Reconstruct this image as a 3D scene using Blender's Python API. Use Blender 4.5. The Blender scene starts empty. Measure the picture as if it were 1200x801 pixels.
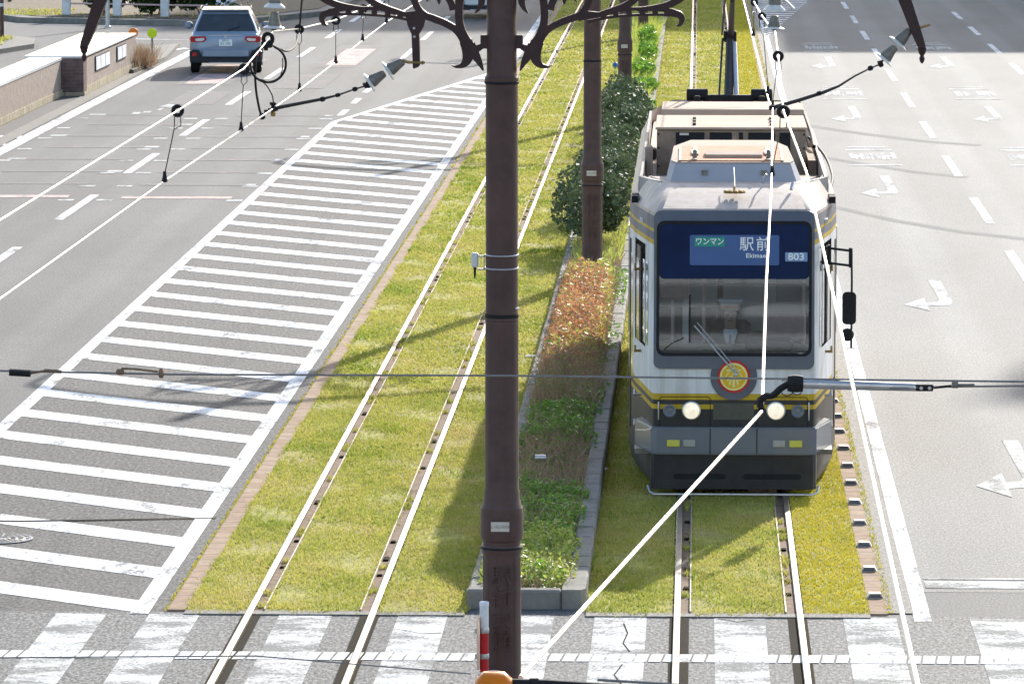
import bpy, bmesh, math, random
import numpy as np
from mathutils import Vector, Matrix
random.seed(7); rng = np.random.default_rng(7)
sc = bpy.context.scene
COL = sc.collection
R = math.radians

# ------------------------------------------------------------------ camera
CF, CH, TH, PS = 5830.0, 7.12, R(6.357), R(2.138)
cam = bpy.data.cameras.new('camera'); camo = bpy.data.objects.new('camera', cam); COL.objects.link(camo)
camo.location = (0, 0, CH); camo.rotation_euler = (R(90) - TH, 0, PS)
cam.sensor_width = 36; cam.lens = CF / 1200 * 36; cam.clip_start = .5; cam.clip_end = 3000
sc.camera = camo
RM = Matrix.Rotation(PS, 3, 'Z') @ Matrix.Rotation(R(90) - TH, 3, 'X')
def _ray(x, y): return RM @ Vector(((x - 600) / CF, -(y - 400.5) / CF, -1))
def G(x, y, z=0.0):
    d = _ray(x, y); t = (z - CH) / d.z; return Vector((d.x * t, d.y * t, z))
def P(x, y, Y):
    d = _ray(x, y); t = Y / d.y; return Vector((d.x * t, Y, d.z * t + CH))

# ------------------------------------------------------------------ materials
def newmat(name):
    m = bpy.data.materials.new(name); m.use_nodes = True
    nt = m.node_tree; b = nt.nodes['Principled BSDF']
    return m, nt, b
def setin(b, **k):
    for a, v in k.items():
        n = {'rough': 'Roughness', 'metal': 'Metallic', 'spec': 'Specular IOR Level', 'coat': 'Coat Weight', 'trans': 'Transmission Weight', 'ior': 'IOR', 'alpha': 'Alpha'}[a]
        b.inputs[n].default_value = v
def c4(c): return (c[0], c[1], c[2], 1)
def objco(nt, geo=False):
    if geo:
        return nt.nodes.new('ShaderNodeNewGeometry').outputs['Position']
    return nt.nodes.new('ShaderNodeTexCoord').outputs['Object']
def noise(nt, co, scale, detail=4, rough=.55, stretch=None):
    if stretch:
        mp = nt.nodes.new('ShaderNodeMapping'); mp.inputs['Scale'].default_value = stretch
        nt.links.new(co, mp.inputs[0]); co = mp.outputs[0]
    n = nt.nodes.new('ShaderNodeTexNoise'); n.inputs['Scale'].default_value = scale
    n.inputs['Detail'].default_value = detail; n.inputs['Roughness'].default_value = rough
    nt.links.new(co, n.inputs['Vector']); return n.outputs['Fac']
def ramp(nt, fac, stops, interp='LINEAR'):
    r = nt.nodes.new('ShaderNodeValToRGB'); cr = r.color_ramp; cr.interpolation = interp
    while len(cr.elements) < len(stops): cr.elements.new(.5)
    for e, (p, c) in zip(cr.elements, stops):
        e.position = p; e.color = c4(c) if len(c) == 3 else c
    nt.links.new(fac, r.inputs[0]); return r.outputs[0]
def mix(nt, fac, a, b, mode='MIX'):
    n = nt.nodes.new('ShaderNodeMix'); n.data_type = 'RGBA'; n.blend_type = mode
    for s, v in ((0, fac), (6, a), (7, b)):
        if isinstance(v, (int, float)): n.inputs[s].default_value = v
        elif isinstance(v, tuple): n.inputs[s].default_value = c4(v)
        else: nt.links.new(v, n.inputs[s])
    return n.outputs[2]
def bump(nt, b, h, strength=.3, dist=.02):
    n = nt.nodes.new('ShaderNodeBump'); n.inputs['Strength'].default_value = strength; n.inputs['Distance'].default_value = dist
    nt.links.new(h, n.inputs['Height']); nt.links.new(n.outputs[0], b.inputs['Normal'])
def M(name, col, rough=.6, metal=0, var=.18, scale=6, spec=.28, coat=0, bmp=0, dirt=None, geo=False):
    m, nt, b = newmat(name); setin(b, rough=rough, metal=metal, spec=spec, coat=coat)
    co = objco(nt, geo)
    f = noise(nt, co, scale, 6, .65)
    lo = tuple(max(0, c * (1 - var)) for c in col); hi = tuple(min(1, c * (1 + var)) for c in col)
    c = ramp(nt, f, [(.3, lo), (.7, hi)])
    if dirt:
        f2 = noise(nt, co, scale * .35, 8, .7)
        c = mix(nt, ramp(nt, f2, [(.48, (0, 0, 0)), (.68, (.8, .8, .8))]), c, dirt)
    nt.links.new(c, b.inputs['Base Color'])
    if bmp: bump(nt, b, f, bmp, .01)
    return m

def asphalt(name, base, speck=.5, patch=.14, tint=(1, 1, 1), rough=.62, fine=42, streak=None, speck_scale=None, spec=.4, track=None):
    m, nt, b = newmat(name); setin(b, rough=max(rough,.8), spec=spec*.35)
    co = objco(nt, True)
    big = noise(nt, co, .35, 5, .6, (1, .25, 1))
    c = ramp(nt, big, [(.3, tuple(base * (1 - patch) * t for t in tint)), (.7, tuple(base * (1 + patch) * t for t in tint))])
    fi = noise(nt, co, fine, 2, .7, (1, .38, 1))
    sp = ramp(nt, fi, [(.28, (1 - speck,) * 3), (.5, (1, 1, 1)), (.74, (1 + speck * 1.7,) * 3)])
    c = mix(nt, 1.0, c, sp, 'MULTIPLY')
    mid = noise(nt, co, 3.2, 6, .7, (1, .3, 1))
    c = mix(nt, ramp(nt, mid, [(.56, (0, 0, 0)), (.75, (.34, .34, .34))]), c, tuple(base * .55 * t for t in tint))
    if track:      # tyre-polished strips along the lanes
        sx = nt.nodes.new('ShaderNodeSeparateXYZ'); nt.links.new(co, sx.inputs[0])
        wv = nt.nodes.new('ShaderNodeMath'); wv.operation = 'SINE'
        ml = nt.nodes.new('ShaderNodeMath'); ml.operation = 'MULTIPLY_ADD'; ml.inputs[1].default_value = 2 * math.pi / track[0]; ml.inputs[2].default_value = track[1]
        nt.links.new(sx.outputs[0], ml.inputs[0]); nt.links.new(ml.outputs[0], wv.inputs[0])
        c = mix(nt, 1.0, c, ramp(nt, wv.outputs[0], [(.0, (.92, .92, .92)), (.8, (1.1, 1.1, 1.1))]), 'MULTIPLY')
    if streak:      # dark streaks painted across the lanes for wire shadows
        st = noise(nt, co, .9, 3, .5, streak)
        c = mix(nt, ramp(nt, st, [(.60, (0, 0, 0)), (.70, (.5, .5, .5))]), c, tuple(base * .5 * t for t in tint))
    nt.links.new(c, b.inputs['Base Color']); bump(nt, b, fi, .35, .012)
    return m
def paint(name, col, wear, under, scale=2.2, stretch=(1, .35, 1), rough=.6):
    m, nt, b = newmat(name); setin(b, rough=.85, spec=.10)
    co = objco(nt, True)
    f = noise(nt, co, scale, 8, .75, stretch)
    g = noise(nt, co, 38, 2, .7)
    mx = nt.nodes.new('ShaderNodeMath'); mx.operation = 'MULTIPLY_ADD'; mx.inputs[1].default_value = .45; nt.links.new(g, mx.inputs[0]); nt.links.new(f, mx.inputs[2])
    c = mix(nt, ramp(nt, mx.outputs[0], [(1.0 - wear, (0, 0, 0)), (min(1, 1.0 - wear + .12), (1, 1, 1))]), col, under)
    v = noise(nt, co, 1.1, 5, .6)
    c = mix(nt, 1.0, c, ramp(nt, v, [(.3, (.9, .9, .88)), (.7, (1.04, 1.04, 1.04))]), 'MULTIPLY')
    nt.links.new(c, b.inputs['Base Color']); bump(nt, b, g, .2, .008)
    return m
def leafmat(name, stops, scale=.8, trans=.35, rough=.5, spec=.4, stretch=None, rnd=.5):
    m, nt, b = newmat(name); setin(b, rough=rough, spec=spec)
    co = objco(nt, True)
    f = noise(nt, co, scale, 6, .7, stretch); g = noise(nt, co, scale * 14, 2, .6)
    mx = nt.nodes.new('ShaderNodeMix'); mx.data_type = 'FLOAT'; mx.inputs[0].default_value = rnd
    nt.links.new(f, mx.inputs[2]); nt.links.new(g, mx.inputs[3])
    c = ramp(nt, mx.outputs[0], stops)
    nt.links.new(c, b.inputs['Base Color'])
    tr = nt.nodes.new('ShaderNodeBsdfTranslucent'); nt.links.new(c, tr.inputs[0])
    ms = nt.nodes.new('ShaderNodeMixShader'); ms.inputs[0].default_value = trans
    nt.links.new(b.outputs[0], ms.inputs[1]); nt.links.new(tr.outputs[0], ms.inputs[2])
    nt.links.new(ms.outputs[0], nt.nodes['Material Output'].inputs[0])
    return m
def glassmat(name, tint=(.75, .82, .85), refl=.12, rough=.03):
    m, nt, b = newmat(name); nt.nodes.remove(b)
    t = nt.nodes.new('ShaderNodeBsdfTransparent'); t.inputs[0].default_value = c4(tint)
    g = nt.nodes.new('ShaderNodeBsdfGlossy'); g.inputs['Roughness'].default_value = rough; g.inputs[0].default_value = (.9, .95, 1, 1)
    fr = nt.nodes.new('ShaderNodeFresnel'); fr.inputs[0].default_value = 1.5
    ad = nt.nodes.new('ShaderNodeMath'); ad.operation = 'ADD'; ad.inputs[1].default_value = refl; nt.links.new(fr.outputs[0], ad.inputs[0])
    ms = nt.nodes.new('ShaderNodeMixShader'); nt.links.new(ad.outputs[0], ms.inputs[0])
    nt.links.new(t.outputs[0], ms.inputs[1]); nt.links.new(g.outputs[0], ms.inputs[2])
    nt.links.new(ms.outputs[0], nt.nodes['Material Output'].inputs[0])
    return m

WHITE = (.80, .80, .79)
MT = {}
MT['road_old'] = asphalt('pale worn asphalt', .172, .42, .16, (1, .99, .955), .55, 42, None, spec=.5, track=(1.62, .6))
MT['road_mid'] = asphalt('grey asphalt', .115, .42, .18, (1, 1, .99), .6, 42, None, spec=.45, track=(1.5, .2))
MT['road_dark'] = asphalt('coarse dark asphalt', .078, .8, .14, (1, 1, .99), .66, 30)
MT['cross_asph'] = asphalt('coarse crossing asphalt', .13, .8, .08, (1, 1, .98), .68, 34)
MT['ground'] = asphalt('side street asphalt', .12, .35, .15, (1, 1, 1), .62, 42)
MT['pave'] = asphalt('paving concrete', .2, .3, .15, (1, .95, .86), .75, 40)
MT['white'] = paint('fresh white road paint', (.80, .80, .79), .265, (.2, .2, .2))
MT['worn'] = paint('worn white road paint', (.62, .62, .60), .33, (.20, .20, .195), 1.5, (.8, 1.3, 1))
MT['tactile'] = paint('raised white guide dots', (.74, .74, .72), .22, (.25, .25, .24), 3)
MT['faded'] = paint('faded white road paint', (.56, .56, .54), .30, (.22, .22, .215), 3)
MT['red'] = paint('faded red road paint', (.74, .50, .44), .32, (.30, .28, .27), 3, (.6, .6, 1))
MT['redf'] = paint('very faded red road paint', (.44, .285, .255), .46, (.20, .19, .185), 3, (.6, .6, 1))
MT['gutter'] = asphalt('gutter concrete', .2, .35, .14, (1, .94, .84), .7, 40)
MT['steel'] = M('polished rail steel', (.33, .285, .24), .52, 1, .14, 3, geo=True)
MT['guard'] = M('pale rail groove edge', (.40, .34, .28), .6, .2, .25, 6, geo=True)
MT['rust'] = M('rusty brown steel', (.21, .145, .10), .85, 0, .35, 9, spec=.1, geo=True)
MT['darkgap'] = M('dark flangeway dirt', (.022, .018, .011), .95, 0, .5, 20, spec=.05, geo=True)
MT['concrete'] = M('kerb concrete', (.25, .235, .21), .85, 0, .22, 5, spec=.1, bmp=.3, geo=True, dirt=(.16, .15, .125))
MT['galv'] = M('galvanised steel', (.55, .56, .57), .42, .85, .15, 14)
MT['wire'] = M('bright drawn copper and aluminium wire', (.70, .68, .63), .42, .5, .06, 5)
MT['darkwire'] = M('weathered dark cable', (.05, .045, .045), .5, .3, .2, 20)
MT['greywire'] = M('grey span cable', (.3, .29, .28), .45, .6, .2, 20)
MT['black'] = M('black rubber', (.015, .015, .017), .75, 0, .25, 20)
MT['polebrown'] = M('dark brown pole paint', (.090, .050, .044), .5, 0, .3, 4, spec=.3, bmp=.12, dirt=(.105, .066, .057))
MT['poleiron'] = M('dark brown wrought iron paint', (.048, .026, .026), .5, 0, .2, 9)
MT['porcelain'] = M('white porcelain', (.74, .73, .69), .25, 0, .12, 20)
MT['insgrey'] = M('weathered grey insulator cap', (.20, .19, .165), .5, .2, .35, 25)
MT['brass'] = M('aged brass', (.36, .24, .09), .45, .7, .2, 30)
MT['cream'] = M('cream interior panel', (.72, .74, .71), .6, 0, .08, 3)
MT['white_paint'] = M('white vehicle paint', (.78, .79, .80), .3, 0, .05, 3, coat=.3)
MT['slate'] = M('slate grey vehicle paint', (.105, .115, .145), .38, 0, .08, 4, coat=.2)
MT['roofpaint'] = M('dusty roof paint', (.54, .44, .375), .75, 0, .08, 2.5, spec=.1, dirt=(.44, .34, .275))
MT['roofedge'] = M('dusty grey parapet paint', (.42, .385, .36), .65, 0, .1, 3, spec=.12, dirt=(.34, .28, .235))
MT['hoodside'] = M('pale blue grey panel', (.40, .40, .425), .6, 0, .06, 3, spec=.15)
MT['pink'] = M('sun bleached salmon panel', (.54, .24, .14), .75, 0, .16, 5, spec=.1, dirt=(.44, .25, .165))
MT['boxgrey'] = M('grimy warm grey metal', (.30, .235, .18), .75, 0, .2, 4, spec=.1, dirt=(.17, .125, .09))
MT['boxtop'] = M('dusty pale box lid', (.50, .385, .30), .8, 0, .08, 3, spec=.08, dirt=(.42, .305, .225))
MT['tanside'] = M('tan box side', (.36, .25, .14), .65, 0, .2, 5)
MT['bumper'] = M('blue grey bumper paint', (.15, .165, .195), .33, 0, .06, 4, coat=.3)
MT['skirt'] = M('near black skirt paint', (.032, .032, .036), .42, 0, .25, 4)
MT['amber'] = M('amber lamp lens', (.72, .20, .006), .25, 0, .1, 10)
MT['yellowlens'] = M('yellow lamp lens', (.62, .58, .10), .3, 0, .1, 10)
MT['greylens'] = M('cloudy lamp lens', (.38, .37, .33), .3, 0, .1, 10)
MT['signred'] = M('red sign paint', (.52, .025, .03), .4, 0, .06, 10)
MT['signyellow'] = M('yellow emblem enamel', (.78, .48, .02), .35, 0, .12, 25)
MT['paleyellow'] = M('pale yellow emblem enamel', (.80, .74, .30), .35, 0, .08, 25)
MT['signgreen'] = M('green sign film', (.03, .30, .22), .4, 0, .05, 10)
MT['signwhite'] = M('white lettering', (.82, .84, .86), .5, 0, .03, 10)
MT['destblue'] = M('destination panel painted sky blue', (.065, .125, .29), .35, 0, .05, 3, spec=.2)  # sky reflection put into the panel colour
MT['topblue'] = M('tinted glass painted sky blue', (.004, .018, .066), .2, 0, .2, 3, spec=.1)  # deep blue of the reflected sky painted into the glass colour
MT['numblue'] = M('blue number film', (.20, .32, .50), .4, 0, .05, 10)
MT['navy'] = M('navy uniform cloth', (.02, .024, .04), .85, 0, .2, 30)
MT['skin'] = M('skin', (.45, .27, .19), .55, 0, .08, 20)
MT['carblue'] = M('grey blue car paint', (.23, .30, .39), .3, .25, .05, 3, coat=.8)
MT['carwhite'] = M('silver white car paint', (.66, .68, .70), .25, .1, .05, 3, coat=.8)
MT['cladding'] = M('black plastic cladding', (.025, .026, .03), .55, 0, .2, 12)
MT['carglass'] = M('dark car glass', (.04, .05, .062), .08, 0, .2, 3, spec=.6)
MT['taillight'] = M('red tail lamp lens', (.42, .02, .02), .15, 0, .1, 10, coat=.5)
MT['clearlens'] = M('clear lamp lens', (.66, .66, .66), .15, 0, .08, 10, coat=.5)
MT['tyre'] = M('tyre rubber', (.02, .02, .02), .8, 0, .2, 20)
MT['rim'] = M('alloy rim', (.5, .5, .52), .35, .8, .1, 10)
MT['orange'] = M('orange reflector', (.85, .22, .03), .35, 0, .06, 20)
MT['lime'] = M('fluorescent lime reflector', (.58, .72, .02), .35, 0, .06, 20)
MT['postwhite'] = M('white post paint', (.74, .75, .76), .5, 0, .08, 6, dirt=(.55, .52, .48))
MT['pinkrail'] = M('faded pink white rail paint', (.62, .42, .40), .5, 0, .15, 8)
MT['soil'] = M('dry soil', (.15, .115, .075), .95, 0, .35, 7, bmp=.5, geo=True)
MT['peach'] = M('peach reflector plate', (.78, .50, .36), .4, 0, .08, 10)
MT['bluelens'] = M('blue reflector', (.04, .16, .55), .3, 0, .06, 20)
MT['plaque'] = M('ivory plaque', (.62, .56, .48), .5, 0, .08, 20)
MT['facade'] = M('pale office facade', (.48, .51, .55), .7, 0, .1, .3)
MT['cover'] = M('worn cast iron', (.23, .23, .25), .7, 0, .35, 18)
GRASS = leafmat('lawn grass', [(.30, (.16, .22, .03)), (.42, (.34, .37, .07)), (.54, (.48, .45, .11)), (.66, (.56, .45, .20))], .9, .45, .7, .2, (1, .5, 1), .35)
MOSS = leafmat('yellow moss turf', [(.32, (.38, .37, .04)), (.5, (.60, .52, .06)), (.68, (.68, .55, .09))], .9, .3, .7, .2, None, .4)
TURF = M('turf soil under the grass', (.30, .28, .06), .95, 0, .4, 3, bmp=.5, geo=True, dirt=(.36, .26, .12))
WEED = leafmat('green ground cover', [(.35, (.08, .20, .02)), (.5, (.17, .33, .035)), (.65, (.32, .45, .07))], 3, .4, .45, .4)
DRY = leafmat('dry brown stems', [(.35, (.25, .155, .10)), (.5, (.40, .28, .18)), (.65, (.56, .43, .27))], 3, .2, .8, .2)
RED = leafmat('red nandina leaves', [(.30, (.24, .06, .03)), (.45, (.50, .19, .10)), (.56, (.58, .32, .15)), (.68, (.50, .44, .11))], 2.2, .4, .5, .3, None, .6)
YGREEN = leafmat('yellow green leaf tips', [(.35, (.30, .40, .05)), (.65, (.60, .60, .16))], 3, .4, .5, .3)
BUSH = leafmat('glossy dark evergreen leaves', [(.35, (.035, .062, .024)), (.5, (.08, .115, .05)), (.64, (.19, .23, .13))], 3, .2, .62, .3)
HEDGEM = leafmat('dull hedge leaves', [(.35, (.03, .06, .02)), (.65, (.08, .13, .045))], 2, .2, .5, .4)

def brickmat(name, c1, c2, mortar, sx, sz, msize=.02, swap=False, rough=.8):
    m, nt, b = newmat(name); setin(b, rough=.9, spec=.08)
    co = objco(nt, True)
    sx_ = nt.nodes.new('ShaderNodeSeparateXYZ'); nt.links.new(co, sx_.inputs[0])
    cb = nt.nodes.new('ShaderNodeCombineXYZ')
    if swap == 'flat':
        nt.links.new(sx_.outputs[1], cb.inputs[0]); nt.links.new(sx_.outputs[0], cb.inputs[1])
    else:
        ad = nt.nodes.new('ShaderNodeMath'); ad.operation = 'ADD'; nt.links.new(sx_.outputs[0], ad.inputs[0]); nt.links.new(sx_.outputs[1], ad.inputs[1])
        nt.links.new(ad.outputs[0], cb.inputs[0]); nt.links.new(sx_.outputs[2], cb.inputs[1])
    t = nt.nodes.new('ShaderNodeTexBrick'); nt.links.new(cb.outputs[0], t.inputs['Vector'])
    t.inputs['Color1'].default_value = c4(c1); t.inputs['Color2'].default_value = c4(c2); t.inputs['Mortar'].default_value = c4(mortar)
    t.inputs['Scale'].default_value = 1; t.inputs['Brick Width'].default_value = sx; t.inputs['Row Height'].default_value = sz
    t.inputs['Mortar Size'].default_value = msize; t.inputs['Bias'].default_value = 0
    n = noise(nt, co, 7, 6, .7)
    c = mix(nt, 1.0, t.outputs[0], ramp(nt, n, [(.3, (.75, .75, .75)), (.7, (1.2, 1.2, 1.2))]), 'MULTIPLY')
    nt.links.new(c, b.inputs['Base Color'])
    return m
MT['brickstrip'] = brickmat('reddish paving bricks', (.34, .235, .165), (.40, .295, .21), (.20, .155, .11), .34, .6, .012, 'flat')
MT['wallbrick'] = brickmat('pinkish brown wall tiles', (.33, .265, .225), (.37, .30, .255), (.38, .32, .28), .11, .05, .008)
MT['pillarbrick'] = brickmat('dark brown wall tiles', (.15, .10, .095), (.18, .125, .115), (.20, .15, .135), .2, .08, .008)
MT['basestone'] = brickmat('beige base stones', (.40, .34, .24), (.48, .42, .31), (.25, .21, .15), .45, .5, .02)

def bandmat(name, stops, rough=.35):
    m, nt, b = newmat(name); setin(b, rough=.55, coat=.0, spec=.25)
    co = objco(nt)
    sx = nt.nodes.new('ShaderNodeSeparateXYZ'); nt.links.new(co, sx.inputs[0])
    mr = nt.nodes.new('ShaderNodeMath'); mr.operation = 'DIVIDE'; mr.inputs[1].default_value = 4.0; nt.links.new(sx.outputs[2], mr.inputs[0])
    c = ramp(nt, mr.outputs[0], [(z / 4.0, col) for z, col in stops], 'CONSTANT')
    n = noise(nt, co, 2.2, 7, .7, (1, 1, .35))
    c = mix(nt, 1.0, c, ramp(nt, n, [(.28, (.74, .72, .68)), (.62, (1.0, 1.0, 1.0))]), 'MULTIPLY')
    n2 = noise(nt, co, 9, 5, .7, (1, 1, .06))
    c = mix(nt, 1.0, c, ramp(nt, n2, [(.36, (.82, .80, .77)), (.56, (1, 1, 1))]), 'MULTIPLY')
    nt.links.new(c, b.inputs['Base Color'])
    return m
YL = (.60, .41, .03); DK = (.062, .055, .052); SL = (.17, .18, .22); WH = (.76, .77, .785)
MT['tram'] = bandmat('tram livery paint', [(0, (.05, .048, .048)), (.905, YL), (.94, DK), (.985, YL), (1.05, WH), (2.54, YL), (2.585, SL), (2.66, YL), (2.70, SL), (2.82, (.56, .475, .42))])

# ------------------------------------------------------------------ mesh builder
class MB:
    def __init__(s): s.v = []; s.f = []; s.m = []; s.c = []
    def add(s, vs, fs, mi=0):
        o = len(s.v); s.c.append((o, len(s.f))); s.v += [tuple(v) for v in vs]; s.f += [tuple(i + o for i in f) for f in fs]; s.m += [mi] * len(fs); return s
    def box(s, x0, x1, y0, y1, z0, z1, mi=0, bev=0, mat=None):
        b = min(bev, abs(x1 - x0) * .45, abs(y1 - y0) * .45, abs(z1 - z0) * .45)
        if b <= 0:
            vs = [(x, y, z) for z in (z0, z1) for x, y in ((x0, y0), (x1, y0), (x1, y1), (x0, y1))]
            fs = [(3, 2, 1, 0), (4, 5, 6, 7), (0, 1, 5, 4), (1, 2, 6, 5), (2, 3, 7, 6), (3, 0, 4, 7)]
        else:
            vs = []; fs = []
            for z, i in ((z0, b), (z0 + b, 0), (z1 - b, 0), (z1, b)):
                for (x, y) in ((x0 + b, y0 + i), (x1 - b, y0 + i), (x1 - i, y0 + b), (x1 - i, y1 - b), (x1 - b, y1 - i), (x0 + b, y1 - i), (x0 + i, y1 - b), (x0 + i, y0 + b)):
                    vs.append((x, y, z))
            for k in range(3):
                for j in range(8):
                    a, c = k * 8 + j, k * 8 + (j + 1) % 8
                    fs.append((a, c, c + 8, a + 8))
            fs.append(tuple(range(7, -1, -1))); fs.append(tuple(range(24, 32)))
        if mat is not None: vs = [tuple(mat @ Vector(v)) for v in vs]
        return s.add(vs, fs, mi)
    def prism(s, poly, z0, z1, mi=0, mat=None, axis='z'):
        n = len(poly)
        a = sum(poly[i][0] * poly[(i + 1) % n][1] - poly[(i + 1) % n][0] * poly[i][1] for i in range(n))
        if a < 0: poly = poly[::-1]
        if axis == 'z': vs = [(x, y, z0) for x, y in poly] + [(x, y, z1) for x, y in poly]
        elif axis == 'y': vs = [(x, z0, y) for x, y in poly] + [(x, z1, y) for x, y in poly]
        else: vs = [(z0, x, y) for x, y in poly] + [(z1, x, y) for x, y in poly]
        fs = [tuple(range(n - 1, -1, -1)), tuple(range(n, 2 * n))] + [(i, (i + 1) % n, n + (i + 1) % n, n + i) for i in range(n)]
        if axis == 'y': fs = [f[::-1] for f in fs]
        if mat is not None: vs = [tuple(mat @ Vector(v)) for v in vs]
        return s.add(vs, fs, mi)
    def flat(s, poly, z, mi=0):
        n = len(poly)
        a = sum(poly[i][0] * poly[(i + 1) % n][1] - poly[(i + 1) % n][0] * poly[i][1] for i in range(n))
        if a < 0: poly = poly[::-1]
        return s.add([(p[0], p[1], z) for p in poly], [tuple(range(n))], mi)
    def tube(s, pts, r, n=8, mi=0, cap=True, closed=False):
        pts = [Vector(p) for p in pts]; L = len(pts)
        rs = r if isinstance(r, (list, tuple)) else [r] * L
        o = len(s.v); s.c.append((o, len(s.f))); prev = None
        for i, p in enumerate(pts):
            if closed: t = pts[(i + 1) % L] - pts[i - 1]
            else: t = pts[min(i + 1, L - 1)] - pts[max(i - 1, 0)]
            t.normalize()
            if prev is None:
                u = t.orthogonal().normalized()
            else:
                u = (prev - t * prev.dot(t))
                u = u.normalized() if u.length > 1e-6 else t.orthogonal().normalized()
            prev = u; w = t.cross(u)
            for k in range(n):
                a = 2 * math.pi * k / n
                s.v.append(tuple(p + (u * math.cos(a) + w * math.sin(a)) * rs[i]))
        for i in range(L if closed else L - 1):
            j = (i + 1) % L
            for k in range(n):
                q = (k + 1) % n
                s.f.append((o + i * n + k, o + i * n + q, o + j * n + q, o + j * n + k)); s.m.append(mi)
        if cap and not closed:
            s.f.append(tuple(o + k for k in range(n - 1, -1, -1))); s.m.append(mi)
            s.f.append(tuple(o + (L - 1) * n + k for k in range(n))); s.m.append(mi)
        return s
    def lathe(s, prof, n=24, mi=0, mat=None, cap=True):
        """prof: list of (r, z) about the z axis"""
        vs = []; fs = []
        for r, z in prof:
            for k in range(n):
                a = 2 * math.pi * k / n; vs.append((r * math.cos(a), r * math.sin(a), z))
        for i in range(len(prof) - 1):
            for k in range(n):
                q = (k + 1) % n; fs.append((i * n + k, i * n + q, (i + 1) * n + q, (i + 1) * n + k))
        if cap:
            fs.append(tuple(range(n - 1, -1, -1))); e = (len(prof) - 1) * n; fs.append(tuple(e + k for k in range(n)))
        if mat is not None: vs = [tuple(mat @ Vector(v)) for v in vs]
        return s.add(vs, fs, mi)
    def stroke(s, pts, ws, t, mi=0, y=0.0, sub=6):
        """flat-cut iron bar in the XZ plane: centre line, widths, thickness t along Y"""
        P_ = [Vector((p[0], p[1])) for p in pts]; C = []; W = []
        if isinstance(ws, (int, float)): ws = [ws] * len(P_)
        for i in range(len(P_) - 1):
            p0, p1, p2, p3 = P_[max(i - 1, 0)], P_[i], P_[i + 1], P_[min(i + 2, len(P_) - 1)]
            for k in range(sub):
                u = k / sub
                C.append(.5 * ((2 * p1) + (p2 - p0) * u + (2 * p0 - 5 * p1 + 4 * p2 - p3) * u * u + (3 * p1 - p0 - 3 * p2 + p3) * u ** 3))
                W.append(ws[i] * (1 - u) + ws[i + 1] * u)
        C.append(P_[-1]); W.append(ws[-1])
        vs = []; fs = []
        for i, c in enumerate(C):
            d = (C[min(i + 1, len(C) - 1)] - C[max(i - 1, 0)]).normalized(); nn = Vector((-d.y, d.x)) * W[i] / 2
            a, b = c + nn, c - nn
            vs += [(a.x, y - t / 2, a.y), (b.x, y - t / 2, b.y), (b.x, y + t / 2, b.y), (a.x, y + t / 2, a.y)]
        for i in range(len(C) - 1):
            o = i * 4
            for k in range(4):
                q = (k + 1) % 4; fs.append((o + k, o + 4 + k, o + 4 + q, o + q))
        fs.append((0, 1, 2, 3)); e = (len(C) - 1) * 4; fs.append((e + 3, e + 2, e + 1, e))
        return s.add(vs, fs, mi)
    def build_split(s, name, mats, parent=None, smooth=True, ang=32):
        ends = s.c[1:] + [(len(s.v), len(s.f))]; out = []
        for (v0, f0), (v1, f1) in zip(s.c, ends):
            b = MB(); b.v = s.v[v0:v1]; b.f = [tuple(i - v0 for i in f) for f in s.f[f0:f1]]; b.m = s.m[f0:f1]
            out.append(b.build(name, mats, parent, smooth, None, ang))
        return out
    def build(s, name, mats, parent=None, smooth=True, loc=None, ang=32):
        me = bpy.data.meshes.new(name); me.from_pydata(s.v, [], s.f)
        if not isinstance(mats, (list, tuple)): mats = [mats]
        for m in mats: me.materials.append(MT[m] if isinstance(m, str) else m)
        me.polygons.foreach_set('material_index', s.m)
        bm = bmesh.new(); bm.from_mesh(me); bmesh.ops.recalc_face_normals(bm, faces=bm.faces); bm.to_mesh(me); bm.free()
        if smooth:
            me.polygons.foreach_set('use_smooth', [True] * len(me.polygons)); me.set_sharp_from_angle(angle=R(ang))
        o = bpy.data.objects.new(name, me); COL.objects.link(o)
        if parent: o.parent = parent
        if loc is not None: o.location = loc
        return o
def tag(o, label=None, cat=None, group=None, kind=None):
    if label: o['label'] = label
    if cat: o['category'] = cat
    if group: o['group'] = group
    if kind: o['kind'] = kind
    return o
def empty(name, loc=(0, 0, 0), rz=0, label=None, cat=None, group=None):
    o = bpy.data.objects.new(name, None); COL.objects.link(o); o.location = loc; o.rotation_euler = (0, 0, rz)
    o.empty_display_size = .2
    return tag(o, label, cat, group)
def copy_tree(o, parent=None):
    c = o.copy(); COL.objects.link(c); c.parent = parent
    for ch in list(o.children): copy_tree(ch, c)
    return c
def struct(o): o['kind'] = 'structure'; return o
def stuff(o): o['kind'] = 'stuff'; return o
def text(name, s, size, mat, parent, loc, rot, ext=.002, align='CENTER', sx=1.0, space=1.0, off=0.0):
    cu = bpy.data.curves.new(name, 'FONT'); cu.body = s; cu.size = size; cu.extrude = ext; cu.align_x = align; cu.align_y = 'CENTER'; cu.resolution_u = 3
    cu.space_character = space; cu.offset = off
    t = bpy.data.objects.new('tmp', cu); COL.objects.link(t)
    bpy.context.view_layer.update()
    me = bpy.data.meshes.new_from_object(t.evaluated_get(bpy.context.evaluated_depsgraph_get()))
    bpy.data.objects.remove(t)
    me.materials.clear(); me.materials.append(MT[mat]); me.name = name
    o = bpy.data.objects.new(name, me); COL.objects.link(o); o.parent = parent; o.location = loc; o.rotation_euler = rot; o.scale = (sx, 1, 1)
    return o
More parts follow.
